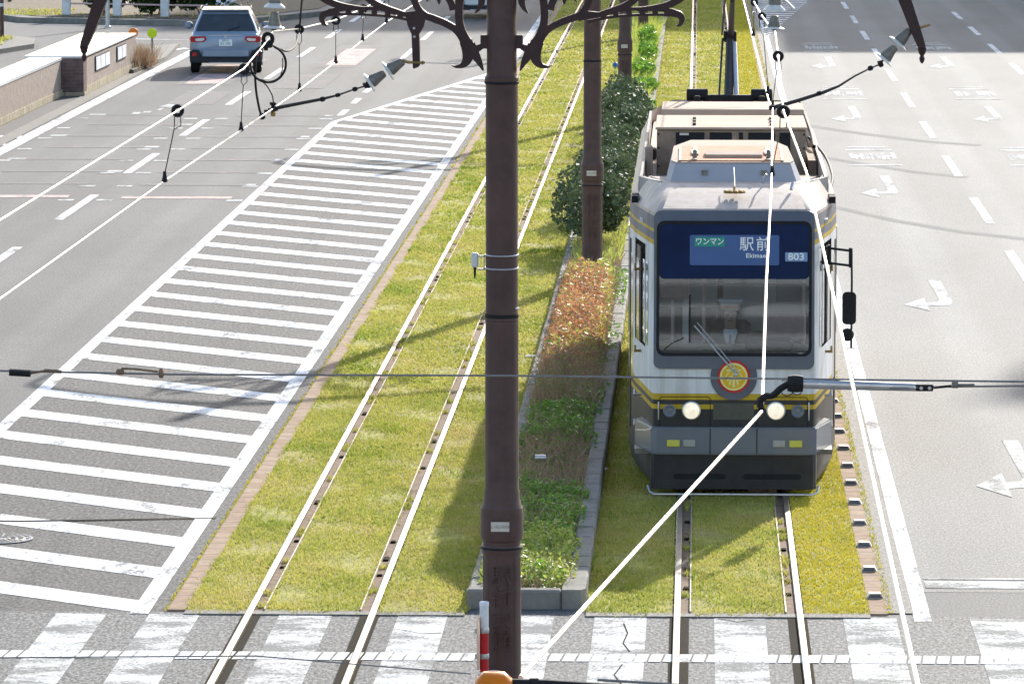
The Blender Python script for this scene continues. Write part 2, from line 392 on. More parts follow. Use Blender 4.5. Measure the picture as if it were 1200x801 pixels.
def clip(poly, nx, ny, d):
    """keep the part with nx*x+ny*y<=d"""
    out = []
    for i in range(len(poly)):
        a, b = poly[i], poly[(i + 1) % len(poly)]
        fa, fb = nx * a[0] + ny * a[1] - d, nx * b[0] + ny * b[1] - d
        if fa <= 0: out.append(a)
        if (fa < 0 < fb) or (fb < 0 < fa):
            t = fa / (fa - fb); out.append((a[0] + (b[0] - a[0]) * t, a[1] + (b[1] - a[1]) * t))
    return out
def rect(x0, x1, y0, y1): return [(x0, y0), (x1, y0), (x1, y1), (x0, y1)]
def look(a, b):
    """matrix taking +Z at the origin to direction a->b at a"""
    a, b = Vector(a), Vector(b)
    return Matrix.Translation(a) @ (b - a).to_track_quat('Z', 'Y').to_matrix().to_4x4()
def fastmesh(name, verts, nper, mats, parent=None, midx=None):
    """verts (N*nper,3): N separate faces of nper corners"""
    n = len(verts) // nper
    me = bpy.data.meshes.new(name); me.vertices.add(n * nper); me.loops.add(n * nper); me.polygons.add(n)
    me.vertices.foreach_set('co', np.asarray(verts, np.float32).ravel())
    me.loops.foreach_set('vertex_index', np.arange(n * nper, dtype=np.int32))
    me.polygons.foreach_set('loop_start', np.arange(0, n * nper, nper, dtype=np.int32))
    if not isinstance(mats, (list, tuple)): mats = [mats]
    for m in mats: me.materials.append(m)
    if midx is not None: me.polygons.foreach_set('material_index', np.asarray(midx, np.int32))
    me.update(calc_edges=True); me.validate()
    o = bpy.data.objects.new(name, me); COL.objects.link(o)
    if parent: o.parent = parent
    return o
def blades(xy, z, h, w, lean=.5):
    """one triangle blade per point"""
    n = len(xy); a = rng.uniform(0, 2 * np.pi, n); hh = h * rng.uniform(.5, 1.35, n); ww = w * rng.uniform(.6, 1.3, n)
    b = rng.uniform(0, 2 * np.pi, n); l = lean * rng.uniform(.1, 1.3, n) * hh
    zz = np.broadcast_to(np.asarray(z, float), (n,))
    p = np.stack([xy[:, 0], xy[:, 1], zz], 1)
    d = np.stack([np.cos(a) * ww / 2, np.sin(a) * ww / 2, np.zeros(n)], 1)
    t = p + np.stack([np.cos(b) * l, np.sin(b) * l, hh], 1)
    return np.stack([p - d, p + d, t], 1).reshape(-1, 3)
def leaves(pts, size, aspect=.5, up=.35, flat=None):
    """diamond leaf quads at the points, random facing with an upward bias"""
    n = len(pts); nr = rng.normal(size=(n, 3)); nr[:, 2] += up * 3; nr /= np.linalg.norm(nr, axis=1, keepdims=True)
    t = rng.normal(size=(n, 3)); t -= nr * (t * nr).sum(1, keepdims=True); t /= np.linalg.norm(t, axis=1, keepdims=True)
    b = np.cross(nr, t); s = size * rng.uniform(.6, 1.3, (n, 1))
    return np.stack([pts - t * s * .5, pts + b * s * aspect * .5 + nr * s * .08, pts + t * s * .5, pts - b * s * aspect * .5 + nr * s * .08], 1).reshape(-1, 3)

# ------------------------------------------------------------------ light
SAZ = math.atan2(.27, 1.0); SEL = R(23.5)
sd = Vector((math.sin(SAZ) * math.cos(SEL), math.cos(SAZ) * math.cos(SEL), math.sin(SEL)))
sun = bpy.data.lights.new('sun', 'SUN'); sun.energy = 3.5; sun.angle = R(.53); sun.color = (1, .945, .86)
so = bpy.data.objects.new('sun', sun); COL.objects.link(so); so.rotation_euler = sd.to_track_quat('Z', 'Y').to_euler(); so.location = (20, 60, 60)
w = bpy.data.worlds.new('World'); sc.world = w; w.use_nodes = True
sky = w.node_tree.nodes.new('ShaderNodeTexSky'); sky.sky_type = 'NISHITA'; sky.sun_disc = False
sky.sun_elevation = SEL; sky.sun_rotation = SAZ; sky.altitude = 20; sky.air_density = 1; sky.dust_density = 1.5
bg = w.node_tree.nodes['Background']; bg.inputs[1].default_value = .14
w.node_tree.links.new(sky.outputs[0], bg.inputs[0])
sc.view_settings.view_transform = 'Standard'; sc.view_settings.look = 'None'; sc.view_settings.exposure = 1.14; sc.view_settings.gamma = 1
sc.cycles.max_bounces = 8; sc.cycles.transparent_max_bounces = 24
# ------------------------------------------------------------------ ground, roads and beds
Z1, Z2, Z3 = .002, .0045, .005
m = MB(); m.box(-400, 400, -300, 900, -.6, 0); struct(m.build('ground', 'ground', smooth=False))
CUT = 43.9       # where the coarse crossing surface begins
m = MB(); m.flat(rect(-4.62, -60, 0, 0), 0) if 0 else None
m.flat(rect(-13.9, -4.62, CUT - .3, 400), Z1); struct(m.build('westbound_road', 'road_mid', smooth=False))
m = MB(); m.flat(rect(1.66, 13, CUT, 400), Z1); struct(m.build('eastbound_road', 'road_old', smooth=False))
m = MB(); m.flat([(-7.75, 30), (-4.62, 30), (-4.62, 125), (-7.75, 106)], .0029); struct(m.build('hatched_road_surface', 'road_dark', smooth=False))
m = MB(); m.flat(rect(-13.9, 13, 26, 42.58), Z3 - .0015); struct(m.build('crossing_road_surface', 'cross_asph', smooth=False))

MZ = .0065
m = MB()   # zebra hatching
LB = [(-7.74, 40), (-7.74, 106), (-4.83, 126.5)]
for k in range(-2, 50):
    y0 = 42.53 + k * 1.85 + max(k, 0) ** 2 * .0018; sl = .74 + .011 * max(k, 0); th = .60 + .004 * max(k, 0)
    q = [(-4.85, y0), (-4.85, y0 + th), (-9.85, y0 + th + 5 * sl), (-9.85, y0 + 5 * sl)]
    q = clip(q, -1, 0, 7.74); nx, ny = 20.5, -2.91  # taper line through (-7.74,106)-(-4.83,126.5)
    if len(q) > 2: q = clip(q, -nx, -ny, -(nx * -7.74 + ny * 106))
    if len(q) > 2: q = clip(q, 0, -1, -42.42)
    if len(q) > 2: m.flat(q, MZ)
m.flat([(-4.90, 42.45), (-4.74, 42.45), (-4.74, 127.5), (-4.90, 126)], MZ + .002)
m.flat([(-7.84, 30), (-7.68, 30), (-7.68, 106), (-7.84, 106)], MZ + .002)
m.flat([(-7.84, 106.02), (-7.68, 106.02), (-4.76, 126.5), (-4.90, 127.0)], MZ + .004)
m.flat([(-4.95, 126.6), (-4.73, 127.6), (-4.78, 170), (-4.95, 170)], MZ + .003)
# right-turn pocket far ahead
for k in range(24):
    y = 144 + k * 1.35; wd = min(1.7, (y - 142) * .07)
    m.flat(rect(1.95, 1.95 + wd, y, y + .5), MZ)
struct(m.build('hatching_marking', 'white', smooth=False))

m = MB()
for k in range(-3, 11):
    y = 81.8 + 10 * k
    m.flat(rect(-10.66, -10.5, y, y + 5.05), MZ)
for y, l in ((108.2, 2), (112.3, 2), (116.4, 2), (131.2, 5), (140.8, 5), (150.6, 5), (160, 5)):
    m.flat(rect(-7.87, -7.72, y, y + l), MZ)
m.flat([(-13.85, 60), (-13.55, 60), (-13.55, 140), (-13.85, 140)], MZ)
for k in range(3): m.flat([(-13.86, 96.8 + k * 2.1), (-13.86, 97.2 + k * 2.1), (-17.5, 99.6 + k * 2.1), (-17.5, 99.2 + k * 2.1)], MZ)
m.flat([(-13.86, 101.3), (-13.86, 101.7), (-18, 101.9), (-18, 101.5)], MZ + .001)
m.flat([(-13.9, 140.4), (-13.6, 140.2), (-17.5, 141.6), (-17.6, 142)], MZ)
m.flat([(-16.8, 128.2), (-13.9, 136), (-14.1, 136.4), (-17.0, 128.5)], MZ)
m.flat([(-12.1, 141), (-11.8, 141), (-9.0, 166), (-9.3, 166)], MZ) if 0 else None
for k in range(-6, 10):
    y = 81.75 + 9.95 * k
    m.flat(rect(4.74, 4.89, y, y + 5.1), MZ)
for k in range(-2, 8):
    y = 84.9 + 9.9 * k
    m.flat(rect(8.05 + .0 * k, 8.2, y, y + 5.0), MZ)
m.flat([(1.88, 42.3), (2.03, 42.3), (2.06, 64), (2.03, 170), (1.87, 170), (1.92, 64)], MZ)
struct(m.build('lane_line_marking', 'white', smooth=False))

m = MB()
m.flat(rect(2.06, 12, 44.1, 44.5), MZ)
m.flat(rect(2.06, 12, 44.6, 44.68), MZ)
for a, b in ((-6.5, -6.1), (-5.54, -5.1), (-4.73, -4.29), (-3.6, -3.14), (-2.57, -2.14), (-1.75, -1.22), (-.87, -.42), (.16, .60), (1.27, 1.73), (2.36, 2.82), (3.42, 3.88), (4.46, 4.9)):
    m.flat(rect(a, b, 38.2, 42.45), MZ)
struct(m.build('crossing_marking', 'worn', smooth=False))
m = MB()      # tactile guide band across the crossing
x = -9.0
while x < 6:
    m.prism([(x, 40.22), (x + .098, 40.22), (x + .125, 40.58), (x + .027, 40.58)], MZ + .001, MZ + .003); x += .118
struct(m.build('tactile_band_marking', 'tactile', smooth=False))

def arrow(m, x, y, s=1.0, z=MZ, sy=1.0):
    """turn arrow of the oncoming lane: shaft, bend and head pointing left"""
    m.flat([(x - .02, y + 3.9 * sy), (x + .16, y + 3.9 * sy), (x + .19, y + .75 * sy), (x + .02, y + .95 * sy)], z)
    m.flat([(x + .02, y + .95 * sy), (x + .19, y + .75 * sy), (x + .14, y + .25 * sy), (x - .18, y + .1 * sy), (x - .18, y + .55 * sy), (x - .02, y + .65 * sy)], z)
    m.flat([(x - .18, y - .55 * sy), (x - .18, y + 1.25 * sy), (x - .50, y + .28 * sy)], z + .001)
def lane_word(m, x, y, w=.95, seed=1, z=MZ):
    """long flat strokes of the lane lettering, seen end-on"""
    r = random.Random(seed)
    m.flat(rect(x - w / 2, x + w / 2, y, y + .28), z)                       # long base stroke
    m.flat(rect(x - w * .46, x + w * .44, y + 3.9, y + 4.25), z)
    m.flat(rect(x - w * .38, x + w * .34, y + 4.7, y + 5.0), z)
    for k in range(9):
        xx = x - w * .42 + k * w * .1
        m.flat(rect(xx, xx + w * (.05 if k % 3 == 1 else .082), y + 1.5 + r.uniform(-.2, .3), y + 3.0 + r.uniform(-.3, .4)), z)
    m.flat(rect(x - w * .4, x - w * .04, y + 2.1, y + 2.5), z + .001); m.flat(rect(x + w * .06, x + w * .46, y + 2.3, y + 2.7), z + .001)
m = MB()
for y, sy in ((50.4, 1), (68.4, 1), (87.4, 1.1), (107.2, 1.2), (127.5, 1.3)): arrow(m, 3.37, y, sy=sy)
for y, sy in ((67.2, 1), (87.2, 1.1), (107.2, 1.2), (127.5, 1.3)): arrow(m, 6.42, y, sy=sy)
for i, y in enumerate((94.2, 114.3, 134.9)):
    lane_word(m, 3.38, y, 1.02, i); lane_word(m, 6.45, y, 1.05, i + 7)
arrow_far = [(-12.3, 108.8)]
m.flat([(-12.08, 111.1), (-11.95, 112.0), (-11.78, 111.9), (-11.78, 110.8)], MZ)
m.flat(rect(-12.42, -12.25, 108.6, 109.2), MZ); m.flat(rect(-12.22, -12.05, 109, 109.6), MZ); m.flat(rect(-12.0, -11.9, 109.9, 110.6), MZ)
for k in range(8):
    y = 85.6 + k * 3.05
    for x in (-13.32, -10.95, -10.28, -8.02): m.flat(rect(x - .14, x + .14, y, y + .32), MZ)
struct(m.build('lane_arrow_marking', 'faded', smooth=False))
m = MB(); m2 = MB(); m3 = MB()
for i, y in enumerate((86.3, 89.2, 92.1, 95.2, 98.4, 101.6, 105.0, 108.2)):
    t = m if i == 0 else m2
    if i:
        for a_, b_ in (((-13.3, -12.95), (-8.12, -7.95)) if i % 2 else ((-11.0, -10.72),)): m3.flat(rect(a_, b_, y - (.2 if a_ > -10.5 else 0), y + (.2 if a_ > -10.5 else .4)), MZ)
    t.flat(rect(-12.95, -11.0, y, y + (.48 if i == 0 else .4)), MZ); t.flat(rect(-10.05, -8.12, y - .2, y + (.25 if i == 0 else .2)), MZ)
for q in (rect(-12.0, -10.95, 112, 117), rect(-12.6, -11.3, 119.5, 131), rect(-10.1, -8.9, 118, 124), rect(-9.9, -8.75, 127, 138)):
    m2.flat(q, MZ)
m.flat(rect(-12.4, -11.6, 119.8, 128), MZ + .001); m.flat(rect(-9.6, -8.8, 128, 136), MZ + .001)
struct(m.build('red_marking', 'red', smooth=False)); struct(m2.build('faded_red_marking', 'redf', smooth=False)); struct(m3.build('faded_white_marking', 'faded', smooth=False))
m = MB(); m.flat([(-8.3, 47.92), (-6.6, 47.80), (-4.7, 48.10), (-4.7, 48.15), (-6.6, 47.88), (-8.3, 48.0)], MZ + .004); 
for pts in ([(-.62, 42.1), (-.58, 41.6), (-.61, 41.1), (-.55, 40.7)], [(-.60, 40.1), (-.66, 39.6), (-.58, 39.1)], [(.2, 42.35), (.36, 42.2), (.5, 42.3)], [(-2.5, 41.7), (-2.3, 41.5), (-2.15, 41.55)]):
    for (xa, ya), (xb, yb_) in zip(pts, pts[1:]):
        sx = .012 if abs(yb_ - ya) > abs(xb - xa) else 0; sy = .02 if not sx else 0
        m.flat([(xa, ya), (xa + sx, ya + sy), (xb + sx, yb_ + sy), (xb, yb_)], MZ + .003)
struct(m.build('road_crack_line', 'darkgap', smooth=False))
m = MB()   # sealed lane seams
for (a, b, wd) in (((-10.62, 70), (-10.55, 170), .03), ((4.80, 55), (4.84, 170), .035), ((8.1, 70), (8.15, 170), .03)):
    m.flat([(a[0], a[1]), (a[0] + wd, a[1]), (b[0] + wd, b[1]), (b[0], b[1])], MZ - .005)
struct(m.build('road_seam_line', 'road_dark', smooth=False))
wire_shade = paint('painted wire shadow', (.135, .134, .13), .42, (.185, .183, .176), 5, (.6, .6, 1))  # shadows of overhead wires, put on the road as darker strips
m = MB()
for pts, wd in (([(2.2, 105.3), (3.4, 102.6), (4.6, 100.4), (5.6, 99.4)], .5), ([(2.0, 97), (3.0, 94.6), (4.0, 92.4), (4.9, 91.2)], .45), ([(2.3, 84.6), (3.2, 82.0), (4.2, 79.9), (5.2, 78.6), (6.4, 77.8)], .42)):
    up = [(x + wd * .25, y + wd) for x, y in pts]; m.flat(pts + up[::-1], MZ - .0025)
struct(m.build('wire_shadow_line', wire_shade, smooth=False))
# gutter, bricks
m = MB(); m.flat(rect(1.66, 1.89, 42.7, 170), .010); struct(m.build('gutter_strip', 'gutter', smooth=False))
m = MB(); m.box(-4.585, -4.43, 42.6, 190, -.05, .022); struct(m.build('brick_edging_strip', 'brickstrip', smooth=False))
m = MB(); m.box(1.51, 1.66, 42.6, 190, -.05, .022); struct(m.build('brick_kerb_strip', 'brickstrip', smooth=False))
m = MB(); m.box(-4.43, -2.0, 42.42, 42.6, -.05, .017); m.box(-.95, 1.51, 42.42, 42.6, -.05, .017); struct(m.build('bed_end_strip', 'gutter', smooth=False))

# grass beds between the rails
RX = ((-3.86, 1), (-2.79, -1), (-.16, 1), (.90, -1))
BED = ((-4.43, -3.90), (-3.735, -2.915), (-2.75, -1.98), (-.95, -.20), (-.035, .775), (.94, 1.51))
m = MB()
for a, b in BED: m.box(a, b, 42.6, 190, -.1, .018)
struct(m.build('track_bed_ground', TURF, smooth=False))
for i, (x, s) in enumerate(RX):
    m = MB()
    m.box(x - .028, x + .028, 20, 190, -.08, .040, 0, .006)                    # running rail
    a, b = (x + .030, x + .122) if s > 0 else (x - .122, x - .030)
    m.box(a, b, 42.6, 190, -.08, .010, 1)                                       # flangeway
    g = (b - .012, b) if s > 0 else (a, a + .012)
    m.box(g[0], g[1], 42.6, 190, -.05, .034, 3)                                 # guard edge
    o = (x - .040, x - .030) if s > 0 else (x + .030, x + .040)
    m.box(o[0], o[1], 42.6, 190, -.05, .012, 2)
    a2, b2 = (x + .030, x + .105) if s > 0 else (x - .105, x - .030)
    m.flat(rect(a2, b2, 26, 42.6), .0085, 2); o2 = (x - .060, x - .030) if s > 0 else (x + .030, x + .060)
    m.flat(rect(o2[0], o2[1], 26, 42.6), .0085, 2)
    y = 43.0 + random.random()
    while y < 180:
        l = random.choice((.06, .1, .12, .2)); c = (a + b) / 2
        if random.random() < .38: m.box(c - .026, c + .026, y, y + l, .0, .028, 2, .008)
        y += random.choice((.45, .75, 1.1, 1.6))
    struct(m.build('rail_line', ['steel', 'rust', 'darkgap', 'guard'], smooth=False))

# lawn blades (countless)
def scatter(x0, x1, y0, y1, dens):
    n = int((x1 - x0) * (y1 - y0) * dens); return np.stack([rng.uniform(x0, x1, n), rng.uniform(y0, y1, n)], 1)
vs = []; vm = []
for a, b in BED[:5]:
    for y0, y1, d, h, wd in ((42.62, 58, 2300, .032, .013), (58, 80, 1100, .036, .020), (80, 120, 420, .042, .034), (120, 172, 160, .05, .06)):
        p = scatter(a, b, y0, y1, d)
        # thin or bare patches
        keep = (np.sin(p[:, 0] * 5.1 + np.sin(p[:, 1] * 1.7) * 2) + np.sin(p[:, 1] * 2.9 + p[:, 0] * 2.3) + rng.normal(0, .8, len(p))) > -1.15
        vs.append(blades(p[keep], .016, h, wd, .9))
for a, b in BED[:5]:      # ragged edges spilling over the bricks, rails and crossing
    for x in (a, b):
        for y0, y1, d, h, wd in ((42.6, 60, 75, .036, .013), (60, 110, 40, .045, .025)):
            n = int((y1 - y0) * d); yy = rng.uniform(y0, y1, n); keep = np.sin(yy * 3.1 + x * 7) + np.sin(yy * 1.27 + x) + rng.normal(0, .6, n) > .2
            vs.append(blades(np.stack([x + rng.normal(0, .018, n), yy], 1)[keep], .014, h, wd, 1.2))
    n = int((b - a) * 190); xx = rng.uniform(a, b, n); keep = np.sin(xx * 9) + np.sin(xx * 23) + rng.normal(0, .6, n) > .1
    vs.append(blades(np.stack([xx, 42.57 - np.abs(rng.normal(0, .06, n))], 1)[keep], .012, .036, .013, 1.2))
for x, s in RX:           # tufts rooted in the rail grooves
    for _ in range(60):
        yy = rng.uniform(42.7, 120); n = 40
        vs.append(blades(np.stack([x + s * .076 + rng.normal(0, .016, n), yy + rng.normal(0, .05, n)], 1), .008, .05, .014, 1.0))
stuff(fastmesh('lawn_grass', np.concatenate(vs), 3, GRASS))
vs = []
for y0, y1, d, h, wd in ((42.62, 58, 2400, .026, .014), (58, 80, 900, .03, .024), (80, 170, 260, .04, .045)):
    vs.append(blades(scatter(.94, 1.51, y0, y1, d), .016, h, wd, .9))
    vs.append(blades(scatter(-4.625, -4.58, y0, y1, d * .8), .008, h * .8, wd, .9))
    q = scatter(1.64, 1.72, y0, y1, d * .45); vs.append(blades(q, .012, h * .8, wd, .9))
stuff(fastmesh('moss_grass', np.concatenate(vs), 3, MOSS))
# taller green streaks
vs = []
for k in range(120):
    bx = random.choice(BED[:5]); cx = random.uniform(*bx); cy = random.uniform(42.8, 95); n = 70
    q = rng.normal(0, 1, (n, 2)) * (.14, .22) + (cx, cy); q[:, 0] = np.clip(q[:, 0], bx[0] + .01, bx[1] - .01); q[:, 1] = np.maximum(q[:, 1], 42.65)
    vs.append(blades(q, .016, .046, .013 + .0002 * (cy - 42) * 3, .9))
stuff(fastmesh('tall_grass', np.concatenate(vs), 3, leafmat('greener lawn streaks', [(.35, (.16, .26, .03)), (.65, (.36, .42, .07))], 2, .4, .7, .2)))

# planted island between the tracks
KT = .17
isl = empty('planting_island', (0, 0, 0)) if 0 else None
m = MB()
random.seed(3); y = 43.05
m.box(-2.0, -1.66, 42.86, 43.02, -.05, KT, 0, .02); m.box(-1.655, -1.17, 42.86, 43.02, -.05, KT - .003, 0, .02)
m.prism([(-1.165, 42.86), (-1.0, 42.86), (-.96, 42.93), (-.955, 43.6), (-1.13, 43.6), (-1.165, 43.05)], -.05, KT + .002)
y = 43.61
while y < 170:
    l = .6 * (1 if y < 100 else 2); h = KT + random.uniform(-.006, .006); dx = random.uniform(-.004, .004)
    m.box(-1.125 + dx, -.955 + dx, y, y + l - .008, -.05, h, 0, .018); y += l
y = 43.03
while y < 170:
    l = .6 * (1 if y < 100 else 2); h = KT + random.uniform(-.006, .006); dx = random.uniform(-.004, .004)
    m.box(-1.99 + dx, -1.86 + dx, y, y + l - .008, -.05, h - .02, 0, .018); y += l
struct(m.build('island_kerb', 'concrete'))
m = MB(); m.box(-1.87, -1.12, 43.0, 170, -.05, KT - .05); struct(m.build('island_soil_ground', 'soil', smooth=False))
# ------------------------------------------------------------------ planting
IX0, IX1, IZ = -1.86, -1.13, KT - .05
def cover(x0, x1, y0, y1, n, hmax, size, asp=.55):
    p = np.stack([rng.uniform(x0, x1, n), rng.uniform(y0, y1, n), np.zeros(n)], 1)
    hh = hmax * (.55 + .45 * np.sin(p[:, 0] * 7 + 1.3 * np.sin(p[:, 1] * 2.1)) * np.sin(p[:, 1] * 3.3 + p[:, 0]))
    p[:, 2] = IZ + np.clip(hh, .02, None) * rng.uniform(.2, 1.0, n)
    return leaves(p, size, asp, .6)
def clumps(x0, x1, y0, y1, k, n, hmax, size):
    out = []
    for _ in range(k):
        c = np.array([rng.uniform(x0, x1), rng.uniform(y0, y1)]); r = rng.uniform(.08, .22); h = hmax * rng.uniform(.5, 1.1)
        q = rng.normal(0, r, (n, 2)); d = np.linalg.norm(q, axis=1) / r
        z = IZ + h * np.clip(1 - .35 * d, .05, 1) * rng.uniform(.3, 1, n)
        out.append(leaves(np.stack([np.clip(c[0] + q[:, 0], x0 - .04, x1 + .06), c[1] + q[:, 1] * 1.5, z], 1), size, .55, .6))
    return np.concatenate(out)
def rag(x0, x1, y0, y1, n, fade=.5):
    """random points whose strip ends are ragged rather than cut straight"""
    p = np.stack([rng.uniform(x0, x1, n), rng.uniform(y0 - fade, y1 + fade, n)], 1)
    j = .5 * fade * np.sin(p[:, 0] * 9 + y0) + rng.normal(0, fade * .35, n)
    return p[(p[:, 1] + j > y0) & (p[:, 1] + j < y1) & (p[:, 1] > 43.04)]
def lump(q): return .6 + .4 * np.sin(q[:, 0] * 8 + 1.5 * np.sin(q[:, 1] * 2.3)) * np.sin(q[:, 1] * 3.1 + 1.7 * q[:, 0])
def cov(x0, x1, y0, y1, n, h, size, fade=.5):
    q = rag(x0, x1, y0, y1, n, fade); return leaves(np.column_stack([q, IZ + h * lump(q) * rng.uniform(.15, 1.1, len(q))]), size, .5, .6)
def stm(x0, x1, y0, y1, n, h, w_, fade=.6):
    q = rag(x0, x1, y0, y1, n, fade); return blades(q, IZ, h, w_, .9)
vs = np.concatenate([cov(IX0, IX1, 43.2, 46.6, 2300, .15, .052), cov(IX0, IX1, 46, 49.6, 2300, .17, .05), clumps(IX0, IX1, 43.5, 49.5, 40, 120, .22, .055), cov(IX0, IX1, 49.6, 53, 700, .12, .045, .8),
                     clumps(IX0, IX1, 49.8, 53, 9, 70, .15, .05), cov(IX0, IX1, 52.8, 57.0, 2600, .19, .052, .8), clumps(IX0, IX1, 53, 57.6, 24, 110, .24, .055), clumps(-1.2, -1.06, 57, 72, 30, 50, .2, .055),
                     cov(IX0, IX1, 56.8, 61.0, 500, .26, .05, .8), clumps(IX0, IX1, 57.5, 61.5, 9, 60, .30, .055)])
vs2 = np.concatenate([cov(IX0, IX1, 43.15, 46.2, 2000, .20, .055), clumps(IX0, IX1, 43.3, 46.6, 16, 90, .27, .055)])
tag(stuff(fastmesh('verge_leaves', vs2, 4, YGREEN)), 'bright yellow green leafy weeds at the near kerb of the planting strip', 'weeds')
tag(stuff(fastmesh('ground_cover', vs, 4, WEED)), 'low green leafy weeds covering the near end of the planting strip', 'ground cover')
vs = np.concatenate([stm(IX0, IX1, 48.8, 53.4, 2300, .17, .011), blades(scatter(IX0, IX1, 43.05, 49, 420), IZ, .15, .010, .8), stm(IX0, IX1, 53, 57, 700, .2, .011), stm(IX0, IX1, 56, 60.4, 3000, .27, .012, .9),
                     blades(scatter(IX0, IX1, 60, 72, 300), IZ, .22, .02, .8), blades(scatter(IX0, IX1, 72, 108, 120), IZ, .16, .03, .8)])
tag(stuff(fastmesh('dry_grass', vs, 3, DRY)), 'dry brown stems between the weeds of the planting strip', 'dry weeds')
vs = np.concatenate([stm(IX0, IX1, 43.2, 45.2, 1300, .17, .012), stm(IX0, IX1, 45, 48, 300, .2, .012), blades(scatter(IX0, IX1, 73, 108, 260), IZ, .16, .035, .8), blades(scatter(IX0, IX1, 108, 160, 130), IZ, .3, .06, .8)])
tag(stuff(fastmesh('verge_grass', vs, 3, YGREEN)), 'sunlit yellow green grass at the kerb ends of the planting strip', 'grass')

# red hedge: box-like mass of small upright leaf sprays
hr = empty('red_hedge', (-1.5, 66, IZ), label='low clipped hedge of red and orange leaves in the planting strip', cat='hedge')
n = 21000
p = np.stack([rng.uniform(-1.89, -1.15, n), rng.uniform(58.2, 71.1, n), rng.uniform(0, 1, n) ** .5], 1)
p[:, 0] += .03 * np.sin(p[:, 1] * 5)
ed = np.clip(np.minimum(np.minimum(p[:, 0] + 1.94, -1.10 - p[:, 0]) / .15, 1), .25, 1)
ramp_ = np.clip((p[:, 1] + .5 * np.sin(p[:, 0] * 8) - 58.4) / 3.2, .0, 1)
k = rng.uniform(size=n) < (.12 + .88 * ramp_ ** 1.3)
p[:, 2] = (.16 + .20 * ramp_) * ed * (.78 + .16 * np.sin(p[:, 0] * 17 + 2 * np.sin(p[:, 1])) * np.sin(p[:, 1] * 5.3) + .10 * np.sin(p[:, 1] * 1.3 + p[:, 0] * 4)) * p[:, 2] * rng.uniform(.85, 1.25, n)
q = p[k] - np.array([-1.5, 66, 0])
lf = leaves(q, .062, .34, -.15).reshape(-1, 4, 3)
pk = p[k]; pa = np.sin(pk[:, 0] * 6.3 + pk[:, 1] * 1.9) + np.sin(pk[:, 1] * 3.7 - pk[:, 0] * 3)
yl = rng.uniform(size=len(lf)) < (.12 + .10 * (pa > .8) + .60 * np.clip((pk[:, 1] - 68.9) / 2, 0, 1) + .35 * np.clip((pk[:, 0] + 1.30) / .12, 0, 1) + .25 * np.exp(-((pk[:, 1] - 61) / .7) ** 2))
mi = np.where(yl, 1, np.where(rng.uniform(size=len(lf)) < .18, 2, 0))
tag(fastmesh('foliage', lf.reshape(-1, 3), 4, [RED, YGREEN, DRY], hr, mi))
vs = blades(np.stack([rng.uniform(-.36, .33, 900), rng.uniform(-6.3, 5.8, 900)], 1), 0, .25, .018, .5)
fastmesh('stems', vs, 3, DRY, hr)

def shrub(x, y, rx, ry, h, n, label, seed, matl=BUSH, size=.105, name='evergreen_shrub', group='evergreen shrubs in the planting strip', base=IZ, cat='shrub', stemn=9):
    r = np.random.default_rng(seed)
    root = empty(name, (x, y, base), label=label, cat=cat, group=group)
    pts = []
    nb = 11
    cs = np.stack([r.uniform(-.55, .55, nb) * rx, r.uniform(-.7, .7, nb) * ry, r.uniform(.45, .8, nb) * h], 1)
    rad = np.stack([r.uniform(.32, .55, nb) * rx, r.uniform(.25, .42, nb) * ry, r.uniform(.3, .42, nb) * h], 1)
    for c, a in zip(cs, rad):
        m_ = n // nb; d = r.normal(size=(m_, 3)); d /= np.linalg.norm(d, axis=1, keepdims=True)
        pts.append(c + d * a * (r.uniform(.35, 1.0, (m_, 1)) ** .4) * r.uniform(.9, 1.12, (m_, 1)))
    pts = np.concatenate(pts); pts = pts[pts[:, 2] > .03]
    fastmesh('foliage', leaves(pts, size, .5, .25), 4, matl, root)
    b = MB()
    for i in range(stemn):
        c = cs[i % nb]; b.tube([(c[0] * .25, c[1] * .3, -.05), (c[0] * .6, c[1] * .65, c[2] * .5), (c[0], c[1], c[2])], [.022, .016, .008], 5)
    b.build('stem', 'rust', root)
    return root
shrub(-1.62, 76.4, .68, 2.5, 1.0, 4400, 'nearest and roundest dark evergreen shrub, behind the second pole', 1)
shrub(-1.50, 82.5, .60, 2.5, 1.0, 4200, 'dark evergreen shrub between the round nearest shrub and the flat topped row', 2)
shrub(-1.46, 89.0, .60, 2.7, .88, 4000, 'dark evergreen shrub in the middle of the flat topped row beside the tram', 3)
shrub(-1.48, 95.8, .60, 2.9, .95, 3800, 'dark evergreen shrub just before the farthest one of the row', 4)
shrub(-1.48, 102.6, .60, 2.9, .92, 3800, 'farthest dark evergreen shrub, at the foot of the third pole', 5)
for i, (x, y, h, lb) in enumerate(((-1.18, 108.2, .3, 'small leafy weed at the kerb just past the third pole'), (-1.2, 114.5, .34, 'pale leafy weed clump nearest the blue reflector'), (-1.3, 119.5, .5, 'broad bright green weed clump beside the third pole'),
                                   (-1.25, 126.5, .55, 'tall bright green weed clump on the far planting strip'), (-1.35, 134, .6, 'tallest feathery weed clump near the fourth pole'))):
    shrub(x, y, .32, 1.6, h, 700, lb, 20 + i, WEED, .12, 'weed_clump', 'weed clumps on the far planting strip', IZ, 'weed', 4)

